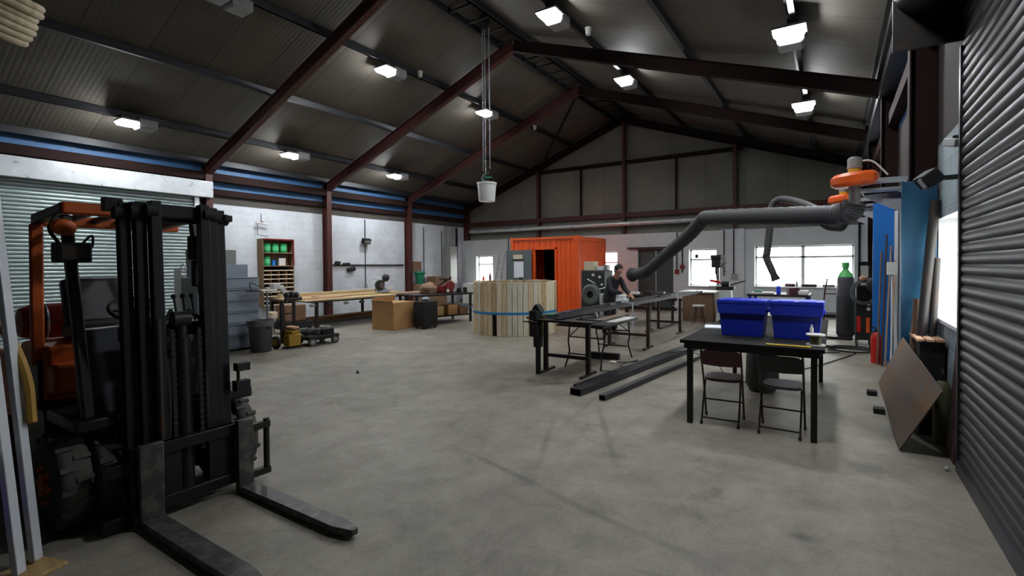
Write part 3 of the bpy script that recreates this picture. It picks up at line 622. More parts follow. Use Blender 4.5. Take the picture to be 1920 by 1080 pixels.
# carriage
m = MB(); m.b2((-3.95, yc - .33, .44), (-3.89, yc + .37, .52)); m.b2((-3.95, yc - .33, .07), (-3.89, yc + .37, .15)); part('carriage_bar', m, M['mast'], FK, .006)
m = MB(); m.b2((-3.955, yc - .18, .07), (-3.91, yc - .05, .52)); m.b2((-3.955, yc + .12, .07), (-3.91, yc + .29, .52)); part('carriage_plate', m, M['mast'], FK)
part('carriage_end', one('b2', (-4.0, 1.08, .36), (-3.92, 1.24, .44)), M['mast'], FK, .006); part('carriage_end', one('b2', (-4.0, 1.08, .02), (-3.92, 1.24, .1)), M['mast'], FK, .006)
m = MB(); m.b2((-3.95, 1.92, .42), (-3.9, 2.1, .47)); m.b2((-3.95, 1.92, .05), (-3.9, 2.1, .1)); m.cyl((-3.925, 2.08, .05), (-3.925, 2.08, .49), .022, n=10); part('side_bracket', m, M['steelD'], FK)
m = MB(); m.b2((-4.0, 1.88, .9), (-3.93, 1.97, .96)); m.b2((-4.02, 1.88, .74), (-3.95, 1.98, .82)); m.cyl((-3.97, 1.9, .8), (-3.97, 1.9, .95), .012, n=8); part('hose_clamp', m, M['blackM'], FK)
for y, w_ in ((1.31, .13), (1.885, .11)):
    m = MB(); L_ = 1.32; x0 = -3.89
    m.b2((x0, y - w_ / 2, .012), (x0 + .05, y + w_ / 2, .545))
    m.prism([(x0 + .02, y - w_ / 2, .012), (x0 + L_ - .16, y - w_ / 2, .016), (x0 + L_, y - w_ / 2 + .03, .02), (x0 + L_, y + w_ / 2 - .03, .02), (x0 + L_ - .16, y + w_ / 2, .016), (x0 + .02, y + w_ / 2, .012)], (0, 0, .042))
    part('fork', m, M['fork'], FK, .006)

# ------------------------------------------------------------------ left foreground
m = MB(); m.beam((-3.93, .795, .03), (-4.32, .716, 2.5), .06, .03, (1, 1, 0)); solo('aluminium_channel', m, M['alu'], 'silver aluminium length standing left of the forklift, the one nearer it', 'metal length', bevel=.004)
m = MB(); m.beam((-3.83, .71, .03), (-4.22, .62, 2.5), .06, .03, (1, 1, 0)); solo('aluminium_channel', m, M['alu'], 'silver aluminium length at the left edge, the one farther from the forklift', 'metal length', bevel=.004)
m = MB(); m.box((-3.86, .76, .012), (.24, .2, .02), (0, 0, .3)); solo('plywood_offcut', m, M['ply'], 'small plywood offcut on the floor under the silver metal lengths', 'wood', bevel=.003)
m = MB(); m.tube(spline([(-4.24, .72, 1.38), (-4.17, .77, 1.27), (-4.08, .81, 1.05), (-4.03, .815, .8)], 6), .022, 8); solo('yellow_strap', m, M['cableY'], 'yellow band hanging over the silver metal lengths', 'strap')
R_ = thing('storage_rack', 'dark steel rack cut off by the left edge of the photo', 'rack', (-3.95, .3, 0))
for (x, y) in ((-3.6, .2), (-4.35, .2), (-4.2, .48), (-3.62, .47)): part('upright', one('b2', (x - .025, y - .025, 0), (x + .025, y + .025, (3.43 if y < .3 else 1.0) if x < -4 else 1.0)), M['black'], R_)
for z in (.25, .62): part('shelf', one('b2', (-4.36, .19, z), (-3.6, .49, z + .03)), M['steelD'], R_)
part('arm', one('b2', (-4.37, .17, 3.4), (-4.24, .68, 3.43)), M['black'], R_)
m = MB(); m.cyl((-4.15, .49, .70), (-3.62, .56, .70), .045, n=16); m.cyl((-3.63, .56, .70), (-3.6, .564, .70), .052, n=16); solo('white_pipe', m, M['pale'], 'white pipe end on the dark rack at the left edge', 'pipe')
m = MB(); m.b2((-4.2, .22, .28), (-3.7, .47, .5)); solo('storage_crate', m, M['purple'], 'dark violet crate low on the rack at the left edge', 'crate', bevel=.01)
# beige hose coil hanging top left
m = MB(); c0 = V((-4.27, .615, 3.15)); ax = V((.45, .27, 1)).normalized()
for i, (r, z) in enumerate(((.262, .0), (.268, .038), (.272, .076), (.268, .114), (.258, .152), (.27, .19), (.262, .228))):
    u = ax.orthogonal().normalized(); w_ = ax.cross(u); m.tube(arc(c0 + ax * z, r, 0, 2 * PI, 40, u, w_)[:-1], .024, 10, close=True)
solo('hose_coil', m, M['coil'], 'coil of beige hose on a dark arm in the top left corner', 'hose')
# ------------------------------------------------------------------ table with crates and folding chairs (right foreground)
T = thing('steel_table', 'black steel table carrying two blue crates', 'table', (-.75, 6.45, 0))
m = MB(); m.b2((-1.42, 5.04, .865), (-.07, 7.85, .9)); part('table_top', m, M['tabletop'], T, .004)
m = MB()
for y in (5.09, 7.8): m.b2((-1.38, y - .025, .81), (-.11, y + .025, .865))
for x in (-1.36, -.13): m.b2((x - .025, 5.1, .81), (x + .025, 7.8, .865))
part('apron', m, M['black'], T)
for x in (-1.33, -.16):
    for y in (5.12, 7.8): part('leg', one('b2', (x - .028, y - .028, 0), (x + .028, y + .028, .812)), M['black'], T, .004)
def crate(x, y, z, label, w=.47, d=.36):
    c = thing('attached_lid_crate', label, 'crate', (x, y, z), 'blue crates on the black table')
    m = MB(); m.taper((x, y, z), (w - .05, d - .06), (w, d - .01), .25); m.taper((x, y, z + .25), (w + .02, d + .02), (w + .05, d + .04), .13)
    for i in range(5): m.b2((x - w / 2 + .03 + i * (w - .06) / 4 - .008, y - d / 2 - .01, z + .265), (x - w / 2 + .03 + i * (w - .06) / 4 + .008, y - d / 2 - .002, z + .37))
    part('tub', m, M['blue'], c, .01)
    for s in (-1, 1):
        m = MB(); m.b2((x + (0 if s > 0 else -(w + .05) / 2), y - d / 2 - .02, z + .38), (x + ((w + .05) / 2 if s > 0 else 0), y + d / 2 + .02, z + .4))
        m.b2((x + s * .02, y - d / 2 + .04, z + .4), (x + s * (w / 2 - .05), y + d / 2 - .04, z + .408)); part('lid_flap', m, M['blue'], c, .004)
        m = MB(); m.b2((x + s * (w / 2 + .0), y - .09, z + .27), (x + s * (w / 2 + .035), y + .09, z + .31)); part('handle', m, M['blueD'], c, .006)
    m = MB(); m.b2((x - w / 2 - .02, y - d / 2 - .022, z + .365), (x + w / 2 + .02, y - d / 2 - .008, z + .405)); part('rim', m, M['blue'], c, .005)
    return c
crate(-.885, 5.75, .9, 'left blue plastic crate on the black table'); crate(-.345, 5.76, .9, 'right blue plastic crate on the black table')
def chair(x, y, label, back, seat, rz=0.):
    c = thing('folding_chair', label, 'chair', (0, 0, 0), 'folding chairs under the black table')
    w = .2
    for s in (-1, 1):
        m = MB(); m.tube(spline([(s * w, .34, .0), (s * w, .19, .42), (s * (w - .0), .03, .78), (s * (w - .03), .02, .8)], 5), .0115, 8); part('back_leg_frame', m, M['tube'], c)
        m = MB(); m.tube(spline([(s * (w - .015), -.02, .0), (s * (w - .015), .12, .28), (s * (w - .02), .20, .43), (s * (w - .03), .3, .44)], 5), .0105, 8); part('leg', m, M['tube'], c)
        part('foot', one('cyl', (s * w, .345, 0), (s * w, .34, .03), .015, n=10), M['blackM'], c)
        part('foot', one('cyl', (s * (w - .015), -.022, 0), (s * (w - .015), -.015, .03), .015, n=10), M['blackM'], c)
    m = MB(); m.cyl((-w + .015, .012, .065), (w - .015, .012, .065), .009, n=8); part('stretcher', m, M['tube'], c)
    m = MB(); m.cyl((-w, .27, .2), (w, .27, .2), .009, n=8); part('stretcher', m, M['tube'], c)
    m = MB(); a = [(-w - .005, .62), (-w + .01, .755), (-w + .06, .79), (w - .06, .79), (w - .01, .755), (w + .005, .62), (w - .02, .605), (-w + .02, .605)]
    # curved back panel
    n = 10; vs = []
    for i in range(n + 1):
        t = -1 + 2 * i / n; xx = t * (w + .008); dy = -.03 * (1 - t * t); top = .795 - .035 * abs(t) ** 6; bot = .62 - .008 * (1 - t * t)
        lean = lambda z: .19 + (.42 - z) * .43
        vs.append([(xx, lean(zz) + dy + off, zz) for zz, off in ((bot, -.016), (top, -.016), (top, .008), (bot, .008))])
    bmv = [[m.bm.verts.new(p) for p in r] for r in vs]
    for r, q in zip(bmv, bmv[1:]):
        for k in range(4): m.bm.faces.new((r[k], r[(k + 1) % 4], q[(k + 1) % 4], q[k]))
    m.bm.faces.new(bmv[0][::-1]); m.bm.faces.new(bmv[-1]); part('backrest', m, back, c, .006)
    m = MB(); pts = []
    for i in range(24):
        a = 2 * PI * i / 24; ca, sa = math.cos(a), math.sin(a); pts.append(((abs(ca) ** .6) * math.copysign(1, ca) * (w - .005), .3 + (abs(sa) ** .6) * math.copysign(1, sa) * .19, .435))
    m.prism(pts, (0, 0, .03)); part('seat', m, seat, c, .01)
    return place(c, (x, y, 0), rz)
chair(-1.03, 5.16, 'left folding chair with maroon seat under the black table', M['maroon'], M['maroon'], .04)
chair(-.46, 5.13, 'right folding chair with grey seat and dark back under the black table', M['charcoal'], M['greyfab'], -.03)
# small things on the table
m = MB(); m.box((-1.32, 6.25, .906), (.22, .3, .012), (0, 0, .2)); solo('paper_pad', m, M['paper'], 'white paper pad on the black table left of the crates', 'paper')
m = MB(); m.b2((-1.36, 6.75, .9), (-1.12, 6.95, .94)); solo('tool_case', m, M['blackM'], 'flat black case on the black table behind the paper pad', 'case', bevel=.008)
m = MB(); m.box((-1.2, 6.55, .915), (.16, .12, .03), (0, 0, -.3)); solo('black_pouch', m, M['charcoal'], 'small black pouch on the black table beside the left crate', 'pouch', bevel=.008)
m = MB(); m.b2((-.58, 5.09, .9), (-.19, 5.14, .912)); solo('spirit_level', m, M['yellow'], 'yellow level lying along the front edge of the black table', 'level', bevel=.002)
r = thing('cable_reel', 'white-flanged reel of green wire on the front right table corner', 'reel', (-.155, 5.3, .9))
part('flange', one('cyl', (-.155, 5.3, .9), (-.155, 5.3, .912), .085, n=28), M['pale'], r); part('flange', one('cyl', (-.155, 5.3, 1.0), (-.155, 5.3, 1.012), .085, n=28), M['pale'], r)
part('wire', one('cyl', (-.155, 5.3, .912), (-.155, 5.3, 1.0), .05, n=24), M['olive'], r)
m = MB(); m.lathe([(.015, 0), (.017, .05), (.008, .065), (.008, .085)], (-.19, 5.33, 1.012), n=12); solo('glue_bottle', m, M['pale'], 'tiny white bottle standing on the wire reel', 'bottle')
m = MB(); m.lathe([(.16, 0), (.21, .1), (.2, .45), (.16, .62), (.1, .7)], (-.83, 6.9, 0), n=18); solo('rubbish_sack', m, M['machine'], 'dark green sack on the floor under the black table', 'sack')

# ------------------------------------------------------------------ steel sections on the floor
def hollow(p0, p1, w, h, t=.006):
    m = MB(); p0, p1 = V(p0), V(p1); d = (p1 - p0).normalized(); x = V((0, 0, 1)).cross(d).normalized(); z = V((0, 0, 1))
    for s in (-1, 1): m.beam(p0 + x * s * (w / 2 - t / 2), p1 + x * s * (w / 2 - t / 2), t, h); m.beam(p0 + z * s * (h / 2 - t / 2), p1 + z * s * (h / 2 - t / 2), w - 2 * t, t)
    return m
solo('steel_box_section', hollow((-2.90, 5.44, .045), (-2.02, 13.0, .045), .17, .085), M['mill'], 'wide steel box section on the floor, middle of the three', 'steel section', bevel=0)
solo('steel_box_section', hollow((-2.50, 5.40, .035), (-1.62, 12.6, .035), .09, .065), M['mill'], 'narrow steel box section on the floor nearest the black table', 'steel section')
solo('steel_box_section', hollow((-3.06, 5.75, .03), (-2.3, 12.2, .03), .07, .055), M['mill'], 'narrow steel box section on the floor nearest the workbench legs', 'steel section')

# ------------------------------------------------------------------ welding trestles, beams and bench
def trestle(y, xa, xb, label, mt, feet=True):
    t = thing('steel_trestle', label, 'trestle', ((xa + xb) / 2, y, 0), 'steel trestles under the long beam')
    part('top_rail', one('b2', (xa - .06, y - .04, .79), (xb + .06, y + .04, .86)), mt, t, .004)
    for x in (xa, xb):
        part('leg', one('b2', (x - .032, y - .032, .0), (x + .032, y + .032, .79)), mt, t, .004)
        m = MB(); m.b2((x - .025, y - .26, .0), (x + .025, y + .26, .03)); part('foot', m, mt, t)
    part('cross_bar', one('b2', (xa, y - .022, .24), (xb, y + .022, .29)), mt, t)
    return t
trestle(6.5, -4.0, -3.24, 'steel trestle nearest the camera, under the vise', M['steelD'])
trestle(9.25, -4.1, -3.25, 'brown steel trestle in the middle of the long beam', M['brownst'])
trestle(11.75, -4.1, -3.3, 'brown steel trestle farthest from the camera', M['brownst'])
m = MB(); q0, q1 = V((-3.62, 6.15, .895)), V((-3.3, 13.8, .895)); m.beam(q0, q1, .13, .012); [m.beam(q0 + V((s * .06, 0, .03)), q1 + V((s * .06, 0, .03)), .01, .06) for s in (-1, 1)]
solo('steel_channel', m, M['mill'], 'long grey steel channel lying across all three trestles', 'steel beam')
m = MB(); m.beam((-3.98, 6.3, .885), (-4.05, 12.2, .885), .08, .05); solo('steel_bar', m, M['steelD'], 'dark steel bar along the far side of the trestles', 'steel beam')
m = MB(); m.box((-3.5, 6.55, .868), (1.05, .9, .012)); solo('bench_plate', m, M['steelD'], 'dark steel plate forming the near bench top', 'plate', bevel=.002)
m = MB(); m.box((-3.02, 7.0, .88), (.16, 1.25, .012), (0, 0, .02)); solo('rusty_strip', m, M['rustplate'], 'rusty steel strip on the near bench edge', 'steel strip', bevel=.002)
for i, (x, y, l, w_, a, lb) in enumerate(((-3.75, 6.4, .5, .05, .4, 'short dark steel flat on the near bench beside the vise'), (-3.3, 6.7, .35, .08, 1.1, 'short grey steel flat on the near bench centre'), (-3.2, 6.35, .3, .04, .1, 'short steel flat on the front right bench corner'))):
    m = MB(); m.box((x, y, .884), (l, w_, .016), (0, 0, a)); solo('steel_flat', m, M['mill' if i else 'steelD'], lb, 'steel flat', bevel=.002)
m = MB(); m.lathe([(.03, 0), (.035, .03), (.02, .09), (.012, .1)], (-3.15, 6.6, .874), n=14); solo('spray_can', m, M['steel'], 'shiny metal can on the near bench plate', 'can')
m = MB(); m.box((-3.88, 6.6, .897), (.22, .26, .045), (0, 0, .1)); solo('tool_tray', m, M['greenE'], 'dark green tray on the far left of the near bench', 'tray', bevel=.006)
m = MB(); m.box((-3.72, 6.85, .908), (.18, .14, .07), (0, 0, .5)); solo('folded_cloth', m, M['purple'], 'violet cloth on the near bench behind the green tray', 'cloth', bevel=.02)
v_ = thing('bench_vise', 'black post vise on the front left bench corner', 'vise', (-4.0, 6.27, 0))
m = MB(); m.b2((-4.06, 6.22, .42), (-3.94, 6.32, .98)); m.prism([(-4.09, 6.2, .98), (-3.91, 6.2, .98), (-3.96, 6.2, 1.06), (-4.0, 6.2, 1.1), (-4.04, 6.2, 1.06)], (0, .13, 0)); part('fixed_jaw', m, M['blackM'], v_, .008)
m = MB(); m.b2((-4.07, 6.12, .6), (-3.93, 6.19, 1.0)); part('moving_jaw', m, M['blackM'], v_, .01)
m = MB(); m.cyl((-4.0, 6.32, .84), (-4.0, 6.02, .84), .022, n=12); m.cyl((-4.12, 6.04, .84), (-3.86, 6.04, .84), .01, n=8); part('screw_handle', m, M['steelD'], v_)
part('post', one('b2', (-4.03, 6.24, 0), (-3.97, 6.3, .42)), M['blackM'], v_)
m = MB(); m.b2((-4.2, 6.24, .86), (-3.8, 6.3, .885)); part('mounting_bar', m, M['steelD'], v_)
# folding table beneath
ft = thing('folding_table', 'low folding table with black tube legs behind the near trestle', 'table', (-3.55, 7.1, 0))
part('table_top', one('b2', (-3.95, 6.75, .7), (-3.1, 8.3, .735)), M['charcoal'], ft, .008)
for y, sgn in ((7.0, 1), (8.1, -1)):
    m = MB()
    for x in (-3.86, -3.2):
        m.tube(spline([(x, y + .05 * sgn, .7), (x, y, .42), (x + (.03 if x < -3.5 else -.03), y - .02 * sgn, .25), (x, y - .12 * sgn, 0)], 5), .014, 8)
    m.cyl((-3.86, y, .5), (-3.2, y, .5), .011, n=8); m.cyl((-3.83, y - .02, .22), (-3.23, y - .02, .22), .011, n=8)
    part('leg_frame', m, M['black'], ft)
    m = MB(); m.cyl((-3.75, y + .35 * sgn, .7), (-3.84, y, .5), .009, n=8); m.cyl((-3.31, y + .35 * sgn, .7), (-3.22, y, .5), .009, n=8); part('brace', m, M['black'], ft)
m = MB(); m.b2((-3.3, 7.3, .735), (-3.12, 8.2, .75)); solo('white_board', m, M['pale'], 'pale board edge lying on the low folding table', 'board')
m = MB(); m.box((-3.6, 7.85, .06), (.6, .1, .1), (0, 0, .1)); solo('steel_block', m, M['steelD'], 'dark steel block on the floor under the low folding table', 'steel block', bevel=.006)
m = MB(); m.lathe([(.05, 0), (.06, .03), (.03, .045)], (-3.28, 7.55, 0), n=16); solo('welding_magnet', m, M['pale'], 'small white disc on the floor beside the dark steel block', 'disc')
# clamps on the beam
for (x, y, lb) in ((-3.32, 11.3, 'silver clamp hanging from the long beam near the far trestle'), (-3.42, 8.6, 'silver clamp on the long beam near the middle trestle')):
    c = thing('f_clamp', lb, 'clamp', (x + .12, y, .6))
    part('bar', one('b2', (x + .08, y - .01, .5), (x + .1, y + .01, .99)), M['alu'], c)
    part('fixed_arm', one('b2', (x - .06, y - .012, .957), (x + .1, y + .012, .99)), M['alu'], c); part('sliding_arm', one('b2', (x - .03, y - .012, .7), (x + .1, y + .012, .73)), M['alu'], c)
    part('handle', one('cyl', (x - .0, y, .58), (x - .0, y, .86), .014, n=10), M['blackM'], c)
# cable on the floor by the beams
def cable(pts, r, mt, label, cat='cable'):
    m = MB(); m.tube(spline(pts, 8), r, 6); return solo('cable', m, mt, label, cat)
cable([(-3.3, 7.6, .01), (-2.95, 7.9, .01), (-2.4, 8.6, .115), (-1.75, 8.2, .09), (-1.35, 7.4, .01), (-.9, 7.2, .01)], .008, M['cable'], 'thin black cable crossing the floor steel towards the black table')
cable([(-3.4, 7.3, .01), (-3.2, 6.9, .01), (-2.95, 7.1, .01), (-3.1, 7.5, .01), (-3.0, 8.0, .01)], .008, M['cable'], 'loop of thin black cable on the floor before the low folding table')

# ------------------------------------------------------------------ second work table with clutter behind the person
t = thing('steel_table', 'dark steel table behind the long beam near the green door', 'table', (-4.75, 12.9, 0))
part('table_top', one('b2', (-5.5, 12.2, .84), (-3.95, 13.6, .88)), M['steelD'], t)
for x in (-5.44, -4.02):
    for y in (12.26, 13.54): part('leg', one('b2', (x - .03, y - .03, 0), (x + .03, y + .03, .84)), M['brownst'], t)
part('apron', one('b2', (-5.45, 12.25, .74), (-4.0, 12.29, .84)), M['black'], t)
for (x, y, a, s, mt, nm, lb, cat) in ((-4.9, 12.6, .2, (.4, .3, .06), 'pale', 'parts_tray', 'white tray on the dark table near the green door', 'tray'), (-4.35, 12.5, -.3, (.3, .25, .1), 'steelD', 'steel_offcut', 'dark steel offcut on the dark table beside the white tray', 'offcut'), (-4.3, 13.1, .1, (.36, .24, .05), 'steel', 'steel_plate', 'bright steel plate on the back of the dark table', 'plate')):
    m = MB(); m.box((x, y, .88 + s[2] / 2), s, (0, 0, a)); solo(nm, m, M[mt], lb, cat, bevel=.006)
for x in (-4.62, -4.38):
    pass
m = MB(); m.b2((-3.95, 14.3, .0), (-3.05, 15.1, .86)); solo('tool_cupboard', m, M['woodD'], 'brown wooden cupboard under the small square window', 'cupboard', bevel=.01)
m = MB(); m.b2((-4.05, 14.25, .86), (-2.95, 15.15, .9)); solo('worktop', m, M['pale'], 'pale worktop on the brown wooden cupboard', 'worktop', bevel=.006)
# ------------------------------------------------------------------ extraction arms on the right wall
def ext_arm(y, fx, zf, label, hose_pts, colX, big, hood_end):
    a = thing('fume_extraction_arm', label, 'extraction arm', (fx, y, zf - .4), 'fume extraction arms on the right wall')
    m = MB(); m.lathe([(.10, -.05), (.2, -.05), (.245, -.02), (.245, .06), (.2, .1), (.1, .1)], (fx, y, zf), (-.08, -.05, 1), 32); m.box((fx + .1, y - .17, zf + .02), (.14, .12, .1), (0, 0, .4)); part('fan_housing', m, M['fan'], a, .012)
    m = MB(); m.cyl((fx, y, zf + .15), (fx, y, zf + .27), .075, n=20); m.cyl((fx, y, zf + .27), (fx, y, zf + .285), .06, n=20); part('motor', m, M['motor'], a, .006)
    part('motor_collar', one('cyl', (fx, y, zf + .09), (fx, y, zf + .15), .068, n=18), M['yellow'], a)
    m = MB(); m.cyl((fx, y, zf - .32), (fx, y, zf - .05), .06, n=18); part('swivel', m, M['motor'], a)
    m = MB(); m.b2((fx + .1, y - .09, zf - .03), (colX, y - .06, zf + .01)); m.b2((fx + .1, y + .06, zf - .03), (colX, y + .09, zf + .01)); m.b2((fx + .05, y - .09, zf - .13), (colX, y + .09, zf - .1)); part('wall_bracket', m, M['galv'], a)
    m = MB(); m.prism([(fx + .06, y - .01, zf - .17), (colX, y - .01, zf - .15), (colX, y - .01, zf - .42)], (0, .02, 0)); part('gusset', m, M['gusset'], a)
    m = MB(); m.tube(spline([(fx + .05, y + .05, zf + .25), (fx + .18, y, zf + .22), (fx + .32, y - .02, zf + .05)], 6), .01, 6); part('power_cable', m, M['pale'], a)
    pts = spline(hose_pts, 14); m = MB(); m.tube(pts, big, 14, rib=.93); part('hose', m, M['hose'], a)
    m = MB(); p, d = V(hose_pts[-1]), (V(hose_pts[-1]) - V(hose_pts[-2])).normalized(); m.lathe([(big * .9, 0), (big * .9, .06), (big * 1.25, .2), (big * 1.2, .2), (big * .82, .05)], p, d, 20, caps=False)
    x = d.cross(V((0, 0, 1))).normalized(); m.cyl(p + x * big, p + x * big * 1.5 + d * .1, .012, n=8); part('hood', m, M['hoseD'], a)
    return a
ext_arm(6.62, .20, 2.66, 'extraction arm with long grey hose reaching to the person, nearest orange fan', [(.2, 6.62, 2.42), (.16, 6.66, 2.31), (-.02, 6.78, 2.3), (-.5, 7.15, 2.35), (-1.75, 8.2, 2.49), (-1.98, 8.42, 2.46), (-2.3, 8.7, 2.22), (-3.2, 9.45, 1.68), (-3.42, 9.62, 1.56), (-3.7, 9.83, 1.51)], .72, .125, None)
ext_arm(10.2, .14, 2.86, 'extraction arm with hose hanging before the wide window, middle orange fan', [(.14, 10.2, 2.62), (.12, 10.25, 2.42), (-.1, 10.6, 2.62), (-.55, 11.8, 3.0), (-1.0, 12.4, 3.22), (-1.22, 12.55, 3.2), (-1.33, 12.55, 2.98), (-1.35, 12.52, 2.5), (-1.4, 12.5, 1.98), (-1.41, 12.5, 1.85), (-1.27, 12.48, 1.5)], .72, .085, None)
m = MB(); ext = ext_arm(13.95, .2, 3.05, 'folded extraction arm with drooping black hose near the far right corner', [(.2, 13.95, 2.8), (.12, 13.9, 2.62), (-.2, 13.6, 2.75), (-.75, 13.3, 3.1), (-.3, 13.2, 2.75), (.0, 13.3, 2.6), (.4, 13.5, 2.85)], .72, .12, None); m.bm.free()

# ------------------------------------------------------------------ right wall: panels, floodlight, leaning stock
m = MB(); m.b2((.63, 6.36, 0), (.93, 6.40, 2.58)); m.b2((.625, 6.35, 0), (.64, 6.41, 2.59)); solo('blue_sheet', m, M['panelT'], 'dark teal blue panel standing against the right wall before the nearest column', 'panel', bevel=.003)
m = MB(); m.b2((.58, 10.0, 0.0), (.88, 10.04, 2.75)); solo('blue_sheet', m, M['panelB'], 'bright blue panel standing farther along the right wall', 'panel', bevel=.003)
m = MB(); m.b2((.885, 9.98, 0), (.935, 10.05, 2.6)); solo('white_upright', m, M['white'], 'narrow white upright beside the bright blue panel', 'upright')
f = thing('flood_light', 'black halogen floodlight tilted down on the right wall above the window', 'light', (.84, 5.5, 2.48))
m = MB(); m.box((.74, 5.5, 2.47), (.14, .2, .13), (0, -.65, .3)); part('body', m, M['blackM'], f, .012)
m = MB(); [m.box((.69 - .0 , 5.44 + .055 * i, 2.425), (.012, .035, .09), (0, -.65, .3)) for i in range(3)]; part('glass', m, M['galv'], f)
m = MB(); m.b2((.8, 5.48, 2.45), (.97, 5.52, 2.49)); part('bracket', m, M['blackM'], f)
f = thing('camera_dome', 'small grey box camera above the floodlight on the right wall', 'camera', (.9, 5.25, 2.75))
m = MB(); m.box((.86, 5.2, 2.72), (.07, .14, .07), (.3, 0, .5)); part('body', m, M['motor'], f, .01); part('bracket', one('b2', (.86, 5.2, 2.74), (.96, 5.24, 2.78)), M['steelD'], f)
# leaning tubes and planks before the teal panel
for (p0, p1, r, mt, lb, nm) in (((.69, 6.02, .03), (.9, 6.28, 2.35), .045, 'steelD', 'thick grey tube leaning against the teal panel', 'steel_tube'), ((.81, 6.0, .03), (.91, 6.24, 1.75), .035, 'steelD', 'dark tube leaning between the teal panel and the window', 'steel_tube'), ((.66, 6.1, .03), (.76, 6.3, 1.32), .035, 'woodD', 'short brown pole leaning against the teal panel', 'wooden_pole')):
    m = MB(); m.cyl(p0, p1, r, n=16); solo(nm, m, M[mt], lb, 'tube' if 'tube' in nm else 'pole')
# steel box with slatted top
b_ = thing('slatted_box', 'dark steel box with pale wooden slats on top beside the right wall', 'box', (.76, 6.02, 0))
m = MB(); m.b2((.73, 5.88, 0), (.93, 6.33, .93)); part('body', m, M['blackM'], b_, .006)
for i in range(3): part('slat', one('b2', (.70 + i * .08, 5.84, .93), (.765 + i * .08, 6.34, .955)), M['pinkwood'], b_, .003)
c = thing('gas_can', 'olive metal canister behind the leaning steel plate', 'canister', (.84, 5.62, 0))
m = MB(); m.lathe([(.06, 0), (.07, .02), (.07, .52), (.05, .58), (.03, .6)], (.875, 5.66, 0), n=20); part('body', m, M['olive'], c)
m = MB(); m.cyl((.875, 5.66, .59), (.875, 5.66, .66), .02, n=10); m.tube(arc((.875, 5.66, .66), .045, 0, PI, 8, (0, 1, 0), (0, 0, 1)), .008, 6); part('valve', m, M['steelD'], c)
# leaning square steel plate (diamond-wise)
m = MB(); ctr = [(.51, 5.25, .012), (.43, 6.42, .36), (.64, 6.34, .9), (.80, 5.165, .607)]
p0, p1, p2, p3 = [V(q) for q in ctr]; nrm = (p1 - p0).cross(p3 - p0).normalized() * .012; m.prism([p0, p1, p2, p3], nrm)
solo('steel_plate', m, M['rustplate'], 'big square rusty steel plate leaning on one corner against the right wall', 'plate', bevel=.002)
for (x, y, lb) in ((.44, 6.5, 'small black block on the floor, nearer one beside the leaning plate'), (.42, 7.35, 'small black block on the floor, farther one beside the leaning plate')):
    m = MB(); m.b2((x - .05, y - .06, 0), (x + .06, y + .06, .06)); solo('timber_block', m, M['blackM'], lb, 'block', bevel=.004)
m = MB(); m.prism([(.87, 5.12, .0), (.93, 5.12, .0), (.93, 5.12, 1.0)], (0, .3, 0)); solo('rusty_offcut', m, M['brownst'], 'rust brown offcut standing beside the roller shutter guide', 'offcut')
m = MB(); m.sph((.8, 4.95, .018), .018, 10); solo('chrome_ball', m, M['galv'], 'tiny shiny ball on the floor at the shutter corner', 'ball')
# rods leaning by the bright blue panel
for i, (x, y, x2, z, mt, w_) in enumerate(((.60, 9.5, .70, 1.9, 'woodD', 'left'), (.66, 9.45, .77, 2.2, 'brownst', 'second from left'), (.70, 9.4, .83, 2.0, 'tan', 'third from left'), (.77, 9.35, .88, 1.75, 'pinkwood', 'right'))):
    m = MB(); m.cyl((x + .02, y, .01), (x2 + .0, y + .45, z), .014, n=8); solo('thin_rod', m, M[mt], 'thin brown rod leaning before the bright blue panel, %s of four' % w_, 'rod', 'thin rods by the bright blue panel')
m = MB(); m.b2((.72, 9.2, 1.52), (.86, 9.23, 1.72)); m.cyl((.79, 9.23, .0), (.79, 9.23, 1.5), .012, n=8); solo('sign_stand', m, M['pale'], 'small pale notice on a thin stand near the rods', 'sign')
# fire extinguisher
e = thing('fire_extinguisher', 'red fire extinguisher on the floor before the rods on the right', 'extinguisher', (.62, 9.9, 0))
m = MB(); m.lathe([(.075, 0), (.08, .02), (.08, .42), (.06, .5), (.025, .53)], (.62, 9.75, 0), n=20); part('body', m, M['redG'], e)
m = MB(); m.cyl((.62, 9.75, .53), (.62, 9.75, .57), .03, n=12); m.box((.6, 9.72, .6), (.1, .02, .02), (0, .3, 0)); part('valve_handle', m, M['blackM'], e)
m = MB(); m.tube(spline([(.62, 9.75, .55), (.53, 9.7, .48), (.53, 9.68, .2)], 5), .012, 8); part('hose', m, M['blackM'], e)
# gas cylinders on trolley
def bottle(x, y, h, r, mt, shoulder, label):
    b = thing('gas_cylinder', label, 'gas cylinder', (x, y, .08), 'gas cylinders on the right')
    m = MB(); m.lathe([(r * .9, .06), (r, .1), (r, h - .25), (r * .92, h - .2)], (x, y, 0), n=24); part('body', m, M[mt], b)
    m = MB(); m.lathe([(r * .93, h - .21), (r * .75, h - .12), (r * .35, h - .04), (r * .32, h + .02)], (x, y, 0), n=24); part('shoulder', m, M[shoulder], b)
    m = MB(); m.lathe([(r * .42, h + .0), (r * .45, h + .12), (r * .4, h + .13)], (x, y, 0), n=16); part('valve_cap', m, M[shoulder], b)
    return b
bottle(.22, 12.55, 1.6, .165, 'cyl', 'green', 'grey gas cylinder with green top beside the wide window')
m = MB(); m.lathe([(.172, .1), (.18, .12), (.18, .95), (.172, .97)], (.22, 12.55, 0), n=24, caps=False); m.build('sleeve', M['cylD'], bpy.data.objects['gas_cylinder'], org=WORLD['gas_cylinder'])
tr = thing('cylinder_trolley', 'brown tube trolley carrying the gas cylinders', 'trolley', (.05, 12.5, 0))
